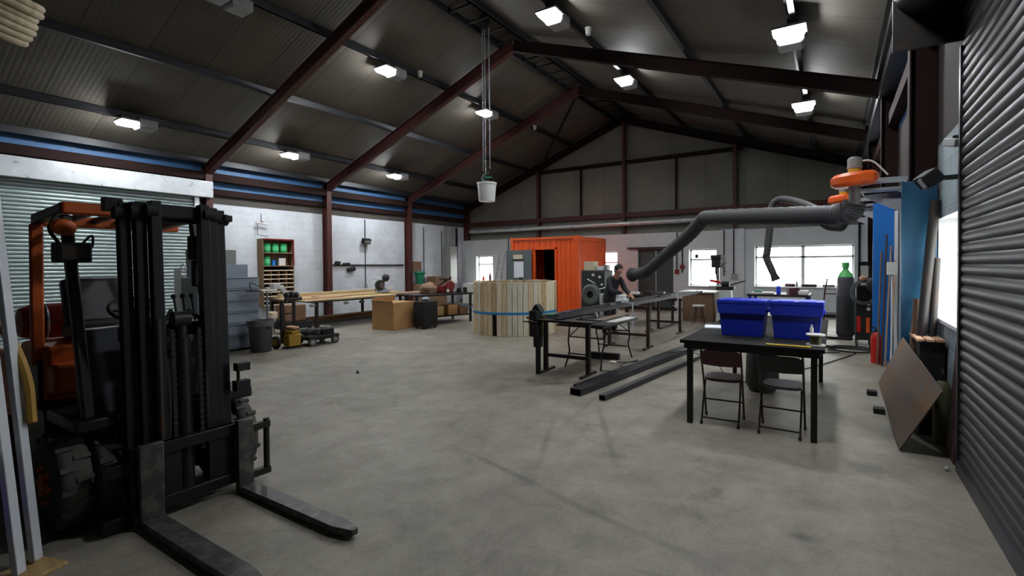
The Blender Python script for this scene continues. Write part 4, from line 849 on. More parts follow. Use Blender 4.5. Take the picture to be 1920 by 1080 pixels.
m = MB(); m.b2((-.16, 12.35, .03), (.36, 12.75, .06)); part('base_plate', m, M['steelD'], tr)
for x in (-.2, .4):
    m = MB(); m.tube(spline([(x, 12.76, .1), (x, 12.78, .9), (x + (.06 if x < 0 else -.03), 12.8, 1.35)], 6), .016, 8); part('upright', m, M['brownst'], tr)
    m = MB(); m.lathe([(.05, -.025), (.1, -.025), (.1, .025), (.05, .025)], (x * 1.1, 12.6, .1), (1, 0, 0), 18); part('wheel', m, M['rubber'], tr)
m = MB(); m.cyl((-.2, 12.77, .55), (.4, 12.77, .55), .012, n=8); m.cyl((-.2, 12.78, 1.0), (.4, 12.78, 1.0), .012, n=8); part('cross_bar', m, M['brownst'], tr)
# welding set
ws = thing('welding_set', 'black welding set on wheels with coiled hoses right of the gas cylinders', 'welder', (.5, 11.7, 0))
m = MB(); m.b2((.38, 11.5, .14), (.66, 12.0, .95)); m.b2((.4, 11.52, .95), (.64, 11.9, 1.25)); part('cabinet', m, M['blackM'], ws, .015)
m = MB(); m.b2((.4, 11.485, .3), (.47, 11.5, .62)); part('red_panel', m, M['redG'], ws); m = MB(); m.b2((.56, 11.485, .3), (.62, 11.5, .6)); part('red_panel', m, M['fan'], ws)
for z in (.78, .88): part('gauge', one('cyl', (.6, 11.47, z), (.6, 11.5, z), .035, n=16), M['pale'], ws)
for x in (.4, .64):
    for y in (11.56, 11.94): m = MB(); m.lathe([(.03, -.02), (.07, -.02), (.07, .02), (.03, .02)], (x, y, .07), (1, 0, 0), 14); part('wheel', m, M['rubber'], ws)
m = MB(); m.tube([V((.52, 11.44, 1.12)) + V((math.cos(t * .35) * (.17 + .0015 * t), -.03 + .0009 * t, math.sin(t * .35) * (.2 + .001 * t))) for t in range(60)], .013, 7); part('coiled_hose', m, M['greyfab'], ws)
m = MB(); m.b2((.42, 11.55, 1.25), (.46, 11.6, 1.72)); m.b2((.6, 11.55, 1.25), (.64, 11.6, 1.72)); m.b2((.42, 11.55, 1.66), (.64, 11.6, 1.74)); part('handle_frame', m, M['blackM'], ws, .006)
m = MB(); m.b2((.465, 11.56, 1.42), (.595, 11.58, 1.64)); part('data_plate', m, M['pale'], ws)
m = MB(); m.sph((.64, 11.35, 1.28), (.1, .08, .14), 14); solo('welding_mask', m, M['charcoal'], 'dark welding mask hanging on the welding set', 'mask')
m = MB(); m.sph((.5, 11.42, 1.4), (.07, .06, .06), 12); solo('pink_rag', m, M['pinkwood'], 'pale pink rag on top of the welding set', 'rag')
m = MB(); m.tube([V((.3, 10.75, .02)) + V((math.cos(t * .3) * (.3 + .002 * t), math.sin(t * .3) * (.22 + .002 * t), .0006 * t)) for t in range(75)], .012, 6); solo('cable', m, M['cable'], 'heap of coiled black cable on the floor before the welding set', 'cable')
cable([(.35, 10.55, .012), (.1, 9.8, .012), (-.4, 8.6, .012), (-.75, 8.35, .012), (-.95, 8.6, .012)], .009, M['cable'], 'black cable curving across the floor from the coil to the black table')
cable([(.3, 11.05, .012), (-.1, 11.2, .012), (-.35, 10.75, .012), (-.15, 10.4, .012), (.1, 10.5, .012)], .009, M['cable'], 'short loop of black cable left of the coiled heap')
m = MB(); m.box((-.05, 10.9, .04), (.12, .16, .07), (0, 0, .4)); solo('cable_plug', m, M['blackM'], 'black plug block on the floor near the coiled cable', 'plug', bevel=.01)

# ------------------------------------------------------------------ fitting bench before the wide window
t = thing('workbench', 'cluttered workbench before the wide window', 'workbench', (-1.2, 13.7, 0))
part('bench_top', one('b2', (-1.95, 13.1, .88), (-.5, 14.3, .93)), M['steelD'], t, .004)
for x in (-1.88, -.57):
    for y in (13.17, 14.23): part('leg', one('b2', (x - .035, y - .035, 0), (x + .035, y + .035, .88)), M['blueD'], t)
part('shelf', one('b2', (-1.9, 13.15, .35), (-.55, 14.25, .38)), M['steelD'], t)
for (x, y, z, s, a, mt, nm, lb, cat) in ((-1.6, 13.3, .93, (.55, .4, .05), .1, 'pale', 'white_sheet', 'white board on the left of the window workbench', 'board'), (-1.7, 13.35, .98, (.2, .14, .04), .1, 'greenE', 'green_box', 'dark green box on the white board on the window workbench', 'box'), (-1.22, 13.35, .93, (.1, .1, .2), 0, 'blue', 'blue_tool', 'blue tool standing mid window workbench', 'tool'), (-.9, 13.5, .93, (.24, .3, .17), .3, 'maroon', 'maroon_case', 'maroon case on the window workbench right of the blue tool', 'case'), (-.66, 13.4, .93, (.22, .3, .1), 0, 'pale', 'white_carton', 'white carton at the right end of the window workbench', 'carton')):
    m = MB(); m.box((x, y, z + s[2] / 2), s, (0, 0, a)); solo(nm, m, M[mt], lb, cat, bevel=.01)
# clutter on the window sill
for i, (x, w_, h, mt, lb) in enumerate(((-1.25, .3, .1, 'maroon', 'maroon box on the wide window sill, left of the mullion'), (-.7, .45, .09, 'charcoal', 'dark tool roll on the wide window sill, right of the mullion'), (-.15, .35, .08, 'greyfab', 'grey bundle on the wide window sill, middle right'), (.25, .4, .06, 'charcoal', 'dark bundle on the wide window sill, far right'))):
    m = MB(); m.box((x, YB + .08, .954 + h / 2), (w_, .12, h)); solo('sill_bundle', m, M[mt], lb, 'bundle', bevel=.025)
m = MB(); m.lathe([(.035, 0), (.04, .1), (.02, .16), (.02, .2)], (-1.05, YB + .05, .955), n=14); solo('spray_bottle', m, M['motor'], 'small grey bottle on the wide window sill left of the mullion', 'bottle')

# drill press in front of the small window
dp = thing('pillar_drill', 'pale pillar drill with dark head before the small square window', 'drill', (-3.2, 15.7, 0))
m = MB(); m.b2((-3.42, 15.45, 0), (-2.98, 15.95, .07)); part('base', m, M['stone'], dp, .015)
part('pillar', one('cyl', (-3.2, 15.75, .07), (-3.2, 15.75, 1.75), .045, n=16), M['steel'], dp)
m = MB(); m.b2((-3.42, 15.45, .98), (-2.98, 15.8, 1.03)); part('drill_table', m, M['stone'], dp, .01)
m = MB(); m.b2((-3.34, 15.4, 1.6), (-3.06, 16.0, 1.9)); m.b2((-3.36, 15.35, 1.88), (-3.04, 16.02, 2.0)); part('head', m, M['blackM'], dp, .03)
m = MB(); m.cyl((-3.2, 15.5, 1.6), (-3.2, 15.5, 1.38), .04, n=14); m.cyl((-3.2, 15.5, 1.38), (-3.2, 15.5, 1.24), .012, n=8); part('spindle', m, M['steelD'], dp)
m = MB(); [m.cyl((-3.04, 15.55, 1.66), (-2.94, 15.55 + .2 * math.cos(a), 1.66 + .2 * math.sin(a)), .01, n=8) for a in (.5, 2.6, 4.7)]; part('feed_handle', m, M['steelD'], dp)
bs = thing('bench_grinder_stand', 'pale grey machine stand with red guard beside the brown cupboard', 'machine', (-2.75, 14.6, 0))
m = MB(); m.taper((-2.75, 14.6, 0), (.5, .45), (.32, .3), .95); part('stand', m, M['stone'], bs, .02)
m = MB(); m.b2((-3.0, 14.45, .95), (-2.5, 14.75, 1.05)); m.cyl((-2.86, 14.6, 1.12), (-2.64, 14.6, 1.12), .08, n=16); part('grinder_body', m, M['steelD'], bs, .01)
m = MB(); m.box((-3.02, 14.5, 1.2), (.3, .2, .06), (0, .2, 0)); part('guard', m, M['redG'], bs, .01); m = MB(); m.beam((-2.6, 14.6, 1.1), (-2.2, 14.4, 1.22), .06, .03); part('arm', m, M['steelD'], bs)
st = thing('stool', 'small white-topped stool before the pillar drill', 'stool', (-3.35, 13.85, 0))
part('seat', one('cyl', (-3.35, 13.85, .5), (-3.35, 13.85, .54), .18, n=24), M['pale'], st, .008)
for i in range(4):
    a = PI / 4 + i * PI / 2; part('leg', one('cyl', (-3.35 + .1 * math.cos(a), 13.85 + .1 * math.sin(a), .5), (-3.35 + .2 * math.cos(a), 13.85 + .2 * math.sin(a), 0), .012, n=8), M['steelD'], st)
m = MB(); m.tube(arc((-3.35, 13.85, .2), .16, 0, 2 * PI, 20, (1, 0, 0), (0, 1, 0))[:-1], .008, 6, close=True); part('foot_ring', m, M['steelD'], st)
# conduits, alarm, boxes on the back wall
for (x, z0, z1, lb) in ((-4.98, 1.5, 2.9, 'thin grey conduit ending in the red call point'), (-4.78, 1.4, 2.9, 'thin grey conduit right of the red call point'), (-3.3, 1.3, 2.9, 'grey conduit on the pilaster, left one'), (-2.98, 1.25, 2.9, 'grey conduit on the pilaster, right one'), (.66, .9, 2.95, 'dark pipe in the far right corner of the back wall'), (-12.6, .1, 2.9, 'grey conduit on the back wall left of the orange container')):
    m = MB(); y = YB - (.14 if -3.4 < x < -2.6 else .03); m.cyl((x, y, z0), (x, y, z1), .022 if x < .6 else .035, n=10); solo('conduit', m, M['purlin' if x < .6 else 'blackM'], lb, 'conduit')
m = MB(); m.b2((-5.05, YB - .06, 1.36), (-4.9, YB, 1.52)); solo('fire_call_point', m, M['redM'], 'small red call point on the back wall right of the green door', 'alarm', bevel=.01)
m = MB(); m.cyl((-4.78, YB - .05, 1.62), (-4.78, YB, 1.62), .09, n=20); solo('alarm_bell', m, M['redM'], 'round dull red bell on the back wall right of the green door', 'alarm')
m = MB(); m.b2((-3.05, YB - .22, 1.2), (-2.85, YB - .12, 1.38)); solo('switch_box', m, M['motor'], 'grey switch box on the back wall pilaster', 'switch', bevel=.01)
# things silhouetted in the small window
m = MB(); m.box((-4.28, YB + .06, 2.0), (.1, .06, .14)); m.cyl((-4.28, YB + .06, 2.07), (-4.28, YB + .1, 2.24), .008, n=6); solo('hanging_tool', m, M['blackM'], 'small dark tool hanging at the left of the small square window', 'tool')
# ------------------------------------------------------------------ wooden tub
tx, ty, tr_, th = -7.16, 10.13, 1.06, 1.3
tb = thing('wooden_tub', 'big round wooden stave tub with a blue strap round it', 'tub', (tx, ty, 0)); n = 52
for i in range(n):
    a = 2 * PI * i / n; ca, sa = math.cos(a), math.sin(a); wd = 2 * PI * tr_ / n * .93
    m = MB(); z0 = 0.; h = th + random.uniform(-.012, .012)
    gap = abs(a - 4.79) < .0605          # one stave cut short: a dark slot below the strap
    m.box((tx + ca * tr_, ty + sa * tr_, (z0 + h) / 2 + (.28 if gap else 0)), (.045, wd, h - (.56 if gap else 0)), (0, 0, a))
    part('stave', m, M['stave'][random.choice((0, 0, 1, 1, 2, 3))], tb, .004)
m = MB(); m.lathe([(tr_ + .024, .52), (tr_ + .03, .525), (tr_ + .03, .575), (tr_ + .024, .58)], (tx, ty, 0), n=52, caps=False); part('strap', m, M['strap'], tb, label='blue ratchet strap')
m = MB(); m.beam((tx - 1.02, ty - .32, .56), (tx - 1.5, ty - .4, .66), .05, .004); part('strap_tail', m, M['strap'], tb)
m = MB(); m.lathe([(tr_ - .032, .02), (tr_ - .032, th - .03)], (tx, ty, 0), n=52, caps=False); part('liner', m, M['void'], tb)  # added near-black ring, so the gaps between staves look shaded
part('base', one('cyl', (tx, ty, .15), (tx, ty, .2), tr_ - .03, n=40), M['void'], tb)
m = MB(); m.lathe([(tr_ - .028, th - .16), (tr_ - .028, th - .04), (tr_ - .06, th - .04), (tr_ - .06, th - .16)], (tx, ty, 0), n=52, caps=False); part('inner_ring', m, M['pine'], tb)
m = MB(); m.sph((tx - .5, ty + tr_ - .08, th + .03), (.09, .06, .05), 12); solo('power_drill', m, M['charcoal'], 'dark tool resting on the far rim of the wooden tub', 'tool')

# ------------------------------------------------------------------ orange container
cx0, cx1, cy0, cy1, ch = -9.88, -7.18, 13.72, 15.9, 2.66
ct = thing('shipping_container', 'small bright orange shipping container with an open dark doorway', 'container', ((cx0 + cx1) / 2, (cy0 + cy1) / 2, 0))
m = MB()
for x in (cx0 + .06, cx1 - .06):
    for y in (cy0 + .06, cy1 - .06): m.b2((x - .06, y - .06, 0), (x + .06, y + .06, ch))
part('corner_posts', m, M['contO'], ct, .008)
m = MB()
for y in (cy0, cy1 - .1): m.b2((cx0, y, ch - .14), (cx1, y + .1, ch)); m.b2((cx0, y, 0), (cx1, y + .1, .16))
for x in (cx0, cx1 - .1): m.b2((x, cy0, ch - .14), (x + .1, cy1, ch)); m.b2((x, cy0, 0), (x + .1, cy1, .16))
part('frame_rails', m, M['contO'], ct, .008)
for x in (cx0 + .05, cx1 - .05): part('corner_casting', one('b2', (x - .06, cy0 - .012, ch - .12), (x + .06, cy0 + .1, ch + .015)), M['contO'], ct, .01)
m = MB(); nx = 34
for i in range(nx): m.b2((cx0 + .14 + i * (cx1 - cx0 - .3) / nx, cy0 - .006, ch - .115), (cx0 + .14 + (i + .5) * (cx1 - cx0 - .3) / nx, cy0 + .01, ch - .065))
part('rail_slots', m, M['void'], ct)
def corrug(p0, d, L_, z0, z1, nrm, pitch=.2, dep=.03):
    """corrugated sheet along d from p0, flutes standing out towards nrm"""
    m = MB(); p0, d, nrm = V(p0), V(d), V(nrm); k = max(1, round(L_ / pitch)); pr = []
    for i in range(k):
        for t, o in ((0, 0), (.22, 0), (.36, 1), (.8, 1), (.94, 0)): pr.append((i + t, o))
    pr.append((k, 0)); f = [p0 + d * (t * L_ / k) + nrm * (o * dep) + V((0, 0, z0)) for t, o in pr]
    for a, b in zip(f, f[1:]): m.prism([a, b, b - nrm * .006, a - nrm * .006], (0, 0, z1 - z0))
    return m
dx0, dx1, dz = -8.86, -8.07, 2.24
part('wall_sheet', corrug((cx0 + .1, cy0 + .04, 0), (1, 0, 0), dx0 - .05 - cx0 - .1, .15, ch - .12, (0, -1, 0)), M['contO'], ct)
part('wall_sheet', corrug((dx1 + .05, cy0 + .04, 0), (1, 0, 0), cx1 - .1 - dx1 - .05, .15, ch - .12, (0, -1, 0)), M['contO'], ct)
part('wall_sheet', corrug((dx0 - .05, cy0 + .04, 0), (1, 0, 0), dx1 - dx0 + .1, dz, ch - .12, (0, -1, 0)), M['contO'], ct)
part('wall_sheet', corrug((cx1 - .04, cy0 + .1, 0), (0, 1, 0), cy1 - cy0 - .2, .15, ch - .12, (1, 0, 0)), M['contO'], ct)
part('wall_sheet', corrug((cx0 + .04, cy0 + .1, 0), (0, 1, 0), cy1 - cy0 - .2, .15, ch - .12, (-1, 0, 0)), M['contO'], ct)
part('wall_sheet', corrug((cx0 + .1, cy1 - .04, 0), (1, 0, 0), cx1 - cx0 - .2, .15, ch - .12, (0, 1, 0)), M['contO'], ct)
part('roof', one('b2', (cx0 + .05, cy0 + .05, ch - .06), (cx1 - .05, cy1 - .05, ch - .02)), M['contO'], ct)
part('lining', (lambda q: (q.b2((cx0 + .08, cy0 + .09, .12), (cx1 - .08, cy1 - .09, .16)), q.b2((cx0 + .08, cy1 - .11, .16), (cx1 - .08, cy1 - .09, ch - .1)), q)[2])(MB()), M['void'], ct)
m = MB(); m.b2((dx0 - .06, cy0 - .015, .12), (dx0, cy0 + .06, dz + .06)); m.b2((dx1, cy0 - .015, .12), (dx1 + .06, cy0 + .06, dz + .06)); m.b2((dx0 - .06, cy0 - .015, dz), (dx1 + .06, cy0 + .06, dz + .06)); part('door_frame', m, M['contO'], ct, .004)
dr = part('door', one('b2', (dx0 - 1.16, cy0 - .09, .14), (dx0 - .1, cy0 - .045, dz)), M['contG'], ct, .006, 'grey door leaf folded back against the front')
(lambda q: q.build('notice', M['paper'], dr, org=WORLD[ct.name]))(one('b2', (dx0 - .82, cy0 - .1, 1.28), (dx0 - .42, cy0 - .092, 1.86)))
(lambda q: q.build('notice', M['cream'], dr, org=WORLD[ct.name]))(one('b2', (dx0 - .84, cy0 - .1, 1.93), (dx0 - .46, cy0 - .092, 2.08)))
(lambda q: q.build('handle', M['blackM'], dr, org=WORLD[ct.name]))(one('b2', (dx0 - .86, cy0 - .12, 1.88), (dx0 - .4, cy0 - .092, 1.92)))
sl = thing('step_ladder', 'grey step ladder leaning beside the container door', 'ladder', (-10.3, 13.45, 0))
for x in (-10.32, -10.08): part('rail', one('beam', (x - .1, 13.25, 0), (x + .08, 13.5, 2.1), .05, .025, (0, 1, 0)), M['motor'], sl)
for i in range(7): part('tread', one('beam', (-10.41 + .18 * (i + 1) / 8, 13.25 + .25 * (i + 1) / 8, 2.1 * (i + 1) / 8), (-10.17 + .18 * (i + 1) / 8, 13.25 + .25 * (i + 1) / 8, 2.1 * (i + 1) / 8), .06, .02), M['motor'], sl)
for i, (x, lb) in enumerate(((-14.1, 'red bottle on the sill of the left back window'),)):
    m = MB(); m.lathe([(.05, 0), (.055, .02), (.055, .2), (.02, .27), (.02, .33)], (x, YB + .05, .955), n=16); solo('bottle', m, M['redG'], lb, 'bottle')
m = MB(); m.lathe([(.06, 0), (.06, .3), (.03, .38), (.03, .42)], (-13.72, YB + .06, .955), n=16); solo('bottle', m, M['maroon'], 'dull dark bottle at the right end of the left back window sill', 'bottle')

# ------------------------------------------------------------------ lathe with big disc
lm = thing('lathe', 'dark green machine with a big grey disc beside the orange container', 'machine', (-6.1, 12.5, 0))
m = MB(); m.b2((-6.35, 12.3, 0), (-5.6, 12.9, 1.55)); part('headstock', m, M['machine'], lm, .02)
m = MB(); m.b2((-6.1, 12.9, .3), (-5.8, 13.6, .8)); part('bed', m, M['machine'], lm, .02)
m = MB(); ax = V((-.1, -1, .0)).normalized(); m.lathe([(.1, 0), (.3, 0), (.3, .1), (.24, .14), (.1, .12)], V((-5.98, 12.28, .86)), ax, 40, caps=False); m.cyl(V((-5.98, 12.3, .86)), V((-5.98, 12.3, .86)) + ax * .06, .1, n=20); part('face_disc', m, M['disc'], lm)
part('disc_bore', one('cyl', V((-5.98, 12.28, .86)) + ax * .062, V((-5.98, 12.28, .86)) + ax * .07, .095, n=20), M['void'], lm)
for (x, z, r) in ((-5.95, 1.42, .04), (-5.75, 1.36, .035), (-5.68, 1.15, .03), (-5.68, .8, .035)):
    part('dial', one('cyl', (x, 12.26, z), (x, 12.3, z), r, n=16), M['pale'], lm)
part('lever', one('cyl', (-6.1, 12.22, 1.3), (-5.85, 12.2, 1.18), .014, n=8), M['alu'], lm); part('lever', one('cyl', (-5.72, 12.22, 1.02), (-5.5, 12.18, 1.08), .016, n=8), M['alu'], lm)
for (x, y, s, mt, lb, nm) in ((-6.12, 12.5, (.32, .3, .26), 'cream', 'cream carton on top of the dark machine', 'carton'), (-5.8, 12.55, (.2, .25, .12), 'paper', 'white carton on top of the dark machine, middle', 'carton'), (-5.62, 12.5, (.12, .2, .16), 'motor', 'grey carton on the right end of the dark machine', 'carton')):
    m = MB(); m.box((x, y, 1.55 + s[2] / 2), s); solo(nm, m, M[mt], lb, 'carton', 'cartons on the dark machine' if False else None, bevel=.006)
sc = thing('welding_screen_stand', 'grey welding power unit behind the person', 'welder', (-5.15, 11.5, 0))
m = MB(); m.b2((-5.3, 11.3, .1), (-4.98, 11.85, .95)); part('cabinet', m, M['gusset'], sc, .015)
m = MB(); [m.cyl((x, y, .05), (x + .03, y, .05), .05, n=12) for x in (-5.28, -5.03) for y in (11.4, 11.75)]; part('wheels', m, M['blackM'], sc)

# ------------------------------------------------------------------ the person welding
def skin_mesh(name, chains, material, parent, sub=2, loc=(0, 0, 0)):
    """chains: lists of (point, radius); points shared by position join"""
    me = bpy.data.meshes.new(name); verts, rad, edges, idx = [], [], [], {}
    roots = []
    for chn in chains:
        prev = None
        for p, r in chn:
            k = tuple(round(c, 4) for c in p)
            if k not in idx: idx[k] = len(verts); verts.append(p); rad.append(r)
            if prev is not None: edges.append((prev, idx[k]))
            prev = idx[k]
        roots.append(idx[tuple(round(c, 4) for c in chn[0][0])])
    me.from_pydata([V(v) - V(loc) for v in verts], edges, [])
    o = bpy.data.objects.new(name, me); COL.objects.link(o)
    md = o.modifiers.new('skin', 'SKIN'); md.use_smooth_shade = True; md.branch_smoothing = .3
    if not me.skin_vertices: 
        bpy.context.view_layer.objects.active = o
    lay = me.skin_vertices[0].data
    for i, r in enumerate(rad): lay[i].radius = (r, r) if isinstance(r, (int, float)) else r; lay[i].use_root = False
    seen = set(); adj = {i: set() for i in range(len(verts))}
    for a, b in edges: adj[a].add(b); adj[b].add(a)
    for r in [roots[0]] + list(range(len(verts))):
        if r in seen: continue
        lay[r].use_root = True; st = [r]
        while st:
            q = st.pop()
            if q in seen: continue
            seen.add(q); st += list(adj[q])
    s = o.modifiers.new('sub', 'SUBSURF'); s.levels = sub; s.render_levels = sub
    me.materials.append(material); o.location = V(loc) - (V(WORLD[parent.name]) if parent else V((0, 0, 0)))
    if parent: o.parent = parent
    WORLD[o.name] = tuple(loc); return o
P0 = (-4.72, 10.62, 0.)
pel = V((-4.72, 10.62, .88)); che = V((-4.56, 10.52, 1.28)); nk = V((-4.46, 10.47, 1.45)); hd = V((-4.38, 10.43, 1.57))
fw = V((.86, -.5, 0)).normalized(); sd = V((.5, .86, 0)).normalized()   # forward to the bench, sd = his left... away from camera
shN, shF = che - sd * .17 + V((.02, 0, .08)), che + sd * .17 + V((.04, 0, .08))
elN, elF = shN + fw * .13 + V((0, -.03, -.26)), shF + fw * .16 + V((0, 0, -.24))
haN, haF = V((-4.16, 10.24, 1.02)), V((-4.06, 10.38, 1.0))
hpN, hpF = pel - sd * .1 + V((0, 0, -.04)), pel + sd * .1 + V((0, 0, -.04))
knN, knF = hpN + fw * .07 + V((0, 0, -.38)), hpF + fw * .02 + V((0, 0, -.39))
anN, anF = hpN - fw * .06 + V((0, -.02, -.76)), hpF + fw * .03 + V((0, .04, -.76))
def hand(h, wrist, s):
    d = (h - wrist).normalized(); x = d.cross(V((0, 0, 1))).normalized() * s; dn = V((0, 0, -1)); out = []
    pc = h + d * .05
    for k, l in enumerate((.062, .07, .066, .052)):
        b_ = pc + x * (.028 - .018 * k) + d * .03; k1 = b_ + d * l * .45 + dn * .012; k2 = k1 + d * l * .3 + dn * .025; k3 = k2 + dn * .02 + d * .004
        out.append([(h + d * .03 + x * (.02 - .013 * k), .012), (b_, .0095), (k1, .009), (k2, .0082), (k3, .007)])
    t0 = h + d * .02 + x * .035; out.append([(h + d * .012 + x * .012, .014), (t0, .011), (t0 + d * .03 + x * .014 + dn * .006, .0095), (t0 + d * .05 + x * .008 + dn * .016, .008)])
    return out, pc
per = solo_body = None
hN, pN = hand(haN, elN, -1); hF, pF = hand(haF, elF, 1)
ch_ = [[(pel, .115), (pel.lerp(che, .5), .11), (che, .12), (nk, .075), (nk.lerp(hd, .5), .072), (hd, .092), (hd + V((.01, -.005, .075)), .088), (hd + V((0.005, 0, .12)), .05)],
       [(hd, .092), (hd + fw * .085 + V((0, 0, -.03)), .036), ], [(hd + fw * .085 + V((0, 0, -.03)), .036), (hd + fw * .115 + V((0, 0, .0)), .013)],
       [(che, .12), (shN, .06), (elN, .045), (haN, .033), (pN, .034)], [(che, .12), (shF, .06), (elF, .045), (haF, .033), (pF, .034)],
       [(pel, .115), (hpN, .1), (knN, .066), (anN, .045), (V((anN.x, anN.y, .045)), .045), (V((anN.x, anN.y, .04)) + fw * .16, .034)],
       [(pel, .115), (hpF, .1), (knF, .066), (anF, .045), (V((anF.x, anF.y, .045)), .045), (V((anF.x, anF.y, .04)) + fw * .16, .034)]]
body = skin_mesh('person', ch_ + hN + hF, M['skin'], None, 2, P0)
tag(body, 'person in dark work clothes leaning over the welding trestles behind the long grey hose', 'person')
cl = 1.1
skin_mesh('jacket', [[(pel + V((-.01, 0, -.12)), .175), (pel + V((0, 0, .0)), .175), (pel.lerp(che, .5), .168), (che, .178), (che.lerp(nk, .75), .09), (nk, .07)], [(che, .178), (shN, .09), (elN, .068), (elN.lerp(haN, .9), .047)], [(che, .178), (shF, .09), (elF, .068), (elF.lerp(haF, .9), .047)]], M['jacket'], body, 2, P0)
skin_mesh('trousers', [[(pel + V((0, 0, .16)), .15), (pel + V((0, 0, .06)), .16), (pel, .165), (hpN, .118), (knN, .085), (anN + V((0, 0, -.02)), .066)], [(pel, .165), (hpF, .118), (knF, .085), (anF + V((0, 0, -.02)), .066)]], M['trousers'], body, 2, P0)
for a_ in (anN, anF):
    skin_mesh('boot', [[(V((a_.x, a_.y, .16)), .058), (V((a_.x, a_.y, .06)), .058), (V((a_.x, a_.y, .052)) + fw * .1, .05), (V((a_.x, a_.y, .045)) + fw * .19, .042)]], M['boot'], body, 2, P0)
m = MB(); m.sph(hd + V((-.012, .01, .06)), (.105, .1, .098), 20); m.sph(hd - fw * .05 + V((0, 0, .0)), (.085, .09, .1), 16)
for v in m.bm.verts: v.co += V((random.uniform(-1, 1), random.uniform(-1, 1), random.uniform(-1, 1))) * .006
o = m.build('hair', M['hair'], body, org=P0)
for s in (-1, 1):
    m = MB(); m.sph(hd + fw * .086 + sd * .032 * s + V((0, 0, .022)), .011, 8); m.build('eye', M['blackM'], body, org=P0)
    m = MB(); m.sph(hd + sd * .092 * s + V((0, 0, .0)) - fw * .005, (.014, .014, .028), 8); m.build('ear', M['skin'], body, org=P0)
tc_ = thing('welding_torch', 'welding torch in the hands of the person', 'torch', (-4.05, 10.25, .93))
part('handle', one('cyl', haN + V((.03, .0, -.005)) + (haN - elN).normalized() * .08 + V((-.06, 0, .02)), V((-3.98, 10.24, .93)), .014, n=10), M['blackM'], tc_); part('nozzle', one('cyl', (-3.98, 10.24, .93), (-3.92, 10.25, .9), .009, n=8), M['steel'], tc_)
m = MB(); m.b2((-4.15, 9.3, .86), (-3.55, 11.7, .872)); solo('bench_plate', m, M['mill'], 'grey steel plate on the trestles where the person works', 'plate')
m = MB(); m.b2((-4.12, 10.05, .872), (-3.75, 10.45, .90)); solo('work_piece', m, M['steelD'], 'dark steel workpiece under the torch', 'workpiece', bevel=.004)
m = MB(); m.b2((-4.1, 9.6, .872), (-3.9, 9.85, .96)); m.b2((-4.05, 9.62, .96), (-3.93, 9.8, 1.05)); solo('tool_box', m, M['paper'], 'pale box on the trestle plate in front of the person', 'box', bevel=.01)
m = MB(); m.b2((-4.15, 9.0, .872), (-3.7, 9.06, .9)); solo('pale_lath', m, M['cream'], 'pale wooden lath across the trestles before the pale box', 'lath')

# ------------------------------------------------------------------ chain hoist and bucket
hx, hy = -7.25, 9.1
h = thing('chain_hoist', 'chain hoist hung from the ridge with long hanging chains', 'hoist', (hx, hy, 7.5))
m = MB(); m.b2((hx - .32, hy - .05, 7.66), (hx + .32, hy + .05, 7.76)); part('support_bar', m, M['purlin'], h)
m = MB(); m.cyl((hx, hy - .06, 7.5), (hx, hy + .06, 7.5), .11, n=18); m.b2((hx - .06, hy - .09, 7.42), (hx + .06, hy + .09, 7.66)); part('pulley_block', m, M['blackM'], h, .01)
def chain(x, y, z0, z1):
    m = MB(); k = 0; z = z0
    while z < z1:
        u = V((1, 0, 0)) if k % 2 else V((0, 1, 0))
        m.tube([V((x, y, z + .03)) + u * .014 * math.cos(a) + V((0, 0, .032)) * math.sin(a) for a in [i * PI / 4 for i in range(8)]], .0065, 5, close=True); z += .05; k += 1
    return m
for (dx, dy, z0) in ((-.085, -.02, 4.0), (-.03, .0, 3.98), (.085, .02, 4.05)): part('chain', chain(hx + dx, hy + dy, z0, 7.42), M['chain'], h)
m = MB(); m.tube(spline([(hx - .03, hy, 3.99), (hx - .06, hy, 3.9), (hx - .15, hy, 3.84), (hx - .1, hy, 3.76)], 5), .012, 6); part('hook', m, M['steel'], h)
b_ = thing('bucket', 'white plastic bucket hanging on chains below the ridge', 'bucket', (hx, hy, 3.26))
m = MB(); m.lathe([(.19, 0), (.195, .01), (.225, .4), (.24, .405), (.24, .45), (.222, .45), (.215, .39), (.185, .03)], (hx, hy, 3.26), n=32, caps=False); m.cyl((hx, hy, 3.262), (hx, hy, 3.285), .19, n=32); part('tub', m, M['bucket'], b_)
m = MB(); m.tube(arc((hx, hy, 3.66), .235, 0, PI, 14, (1, 0, 0), (0, 0, 1)), .007, 6); part('handle', m, M['steelD'], b_)
m = MB(); m.tube([V((hx + .03, hy, 3.72)) + V((.12 * math.cos(t * .7), .1 * math.sin(t * .7), .012 * t)) for t in range(18)], .012, 6); solo('rope', m, M['greenE'], 'green rope heaped in the hanging white bucket', 'rope')

# ------------------------------------------------------------------ left wall side
cab = thing('pigeonhole_cabinet', 'brown wooden cabinet with pigeonholes and green tins on the left wall', 'cabinet', (-15.25, 8.45, .45))
x0, x1, y0, y1, z0, z1 = -15.4, -15.08, 7.98, 8.95, .45, 2.58
m = MB(); m.b2((x0, y0, z0), (x1, y0 + .02, z1)); m.b2((x0, y1 - .02, z0), (x1, y1, z1)); m.b2((x0, y0, z1 - .02), (x1, y1, z1)); m.b2((x0, y0, z0), (x0 + .02, y1, z1)); part('carcass', m, M['shelfB'], cab)
part('top_edge', one('b2', (x1, y0, z1 - .03), (x1 + .012, y1, z1 + .01)), M['redM'], cab); part('side_edge', one('b2', (x1, y1 - .03, 1.75), (x1 + .012, y1 + .01, z1)), M['redM'], cab)
zz = [.5 + i * .135 for i in range(9)] + [1.72, 2.13]
for z in zz: part('shelf', one('b2', (x0 + .02, y0 + .02, z), (x1 + .005, y1 - .02, z + .03)), M['shelfW'] if z < 1.7 else M['shelfB'], cab)
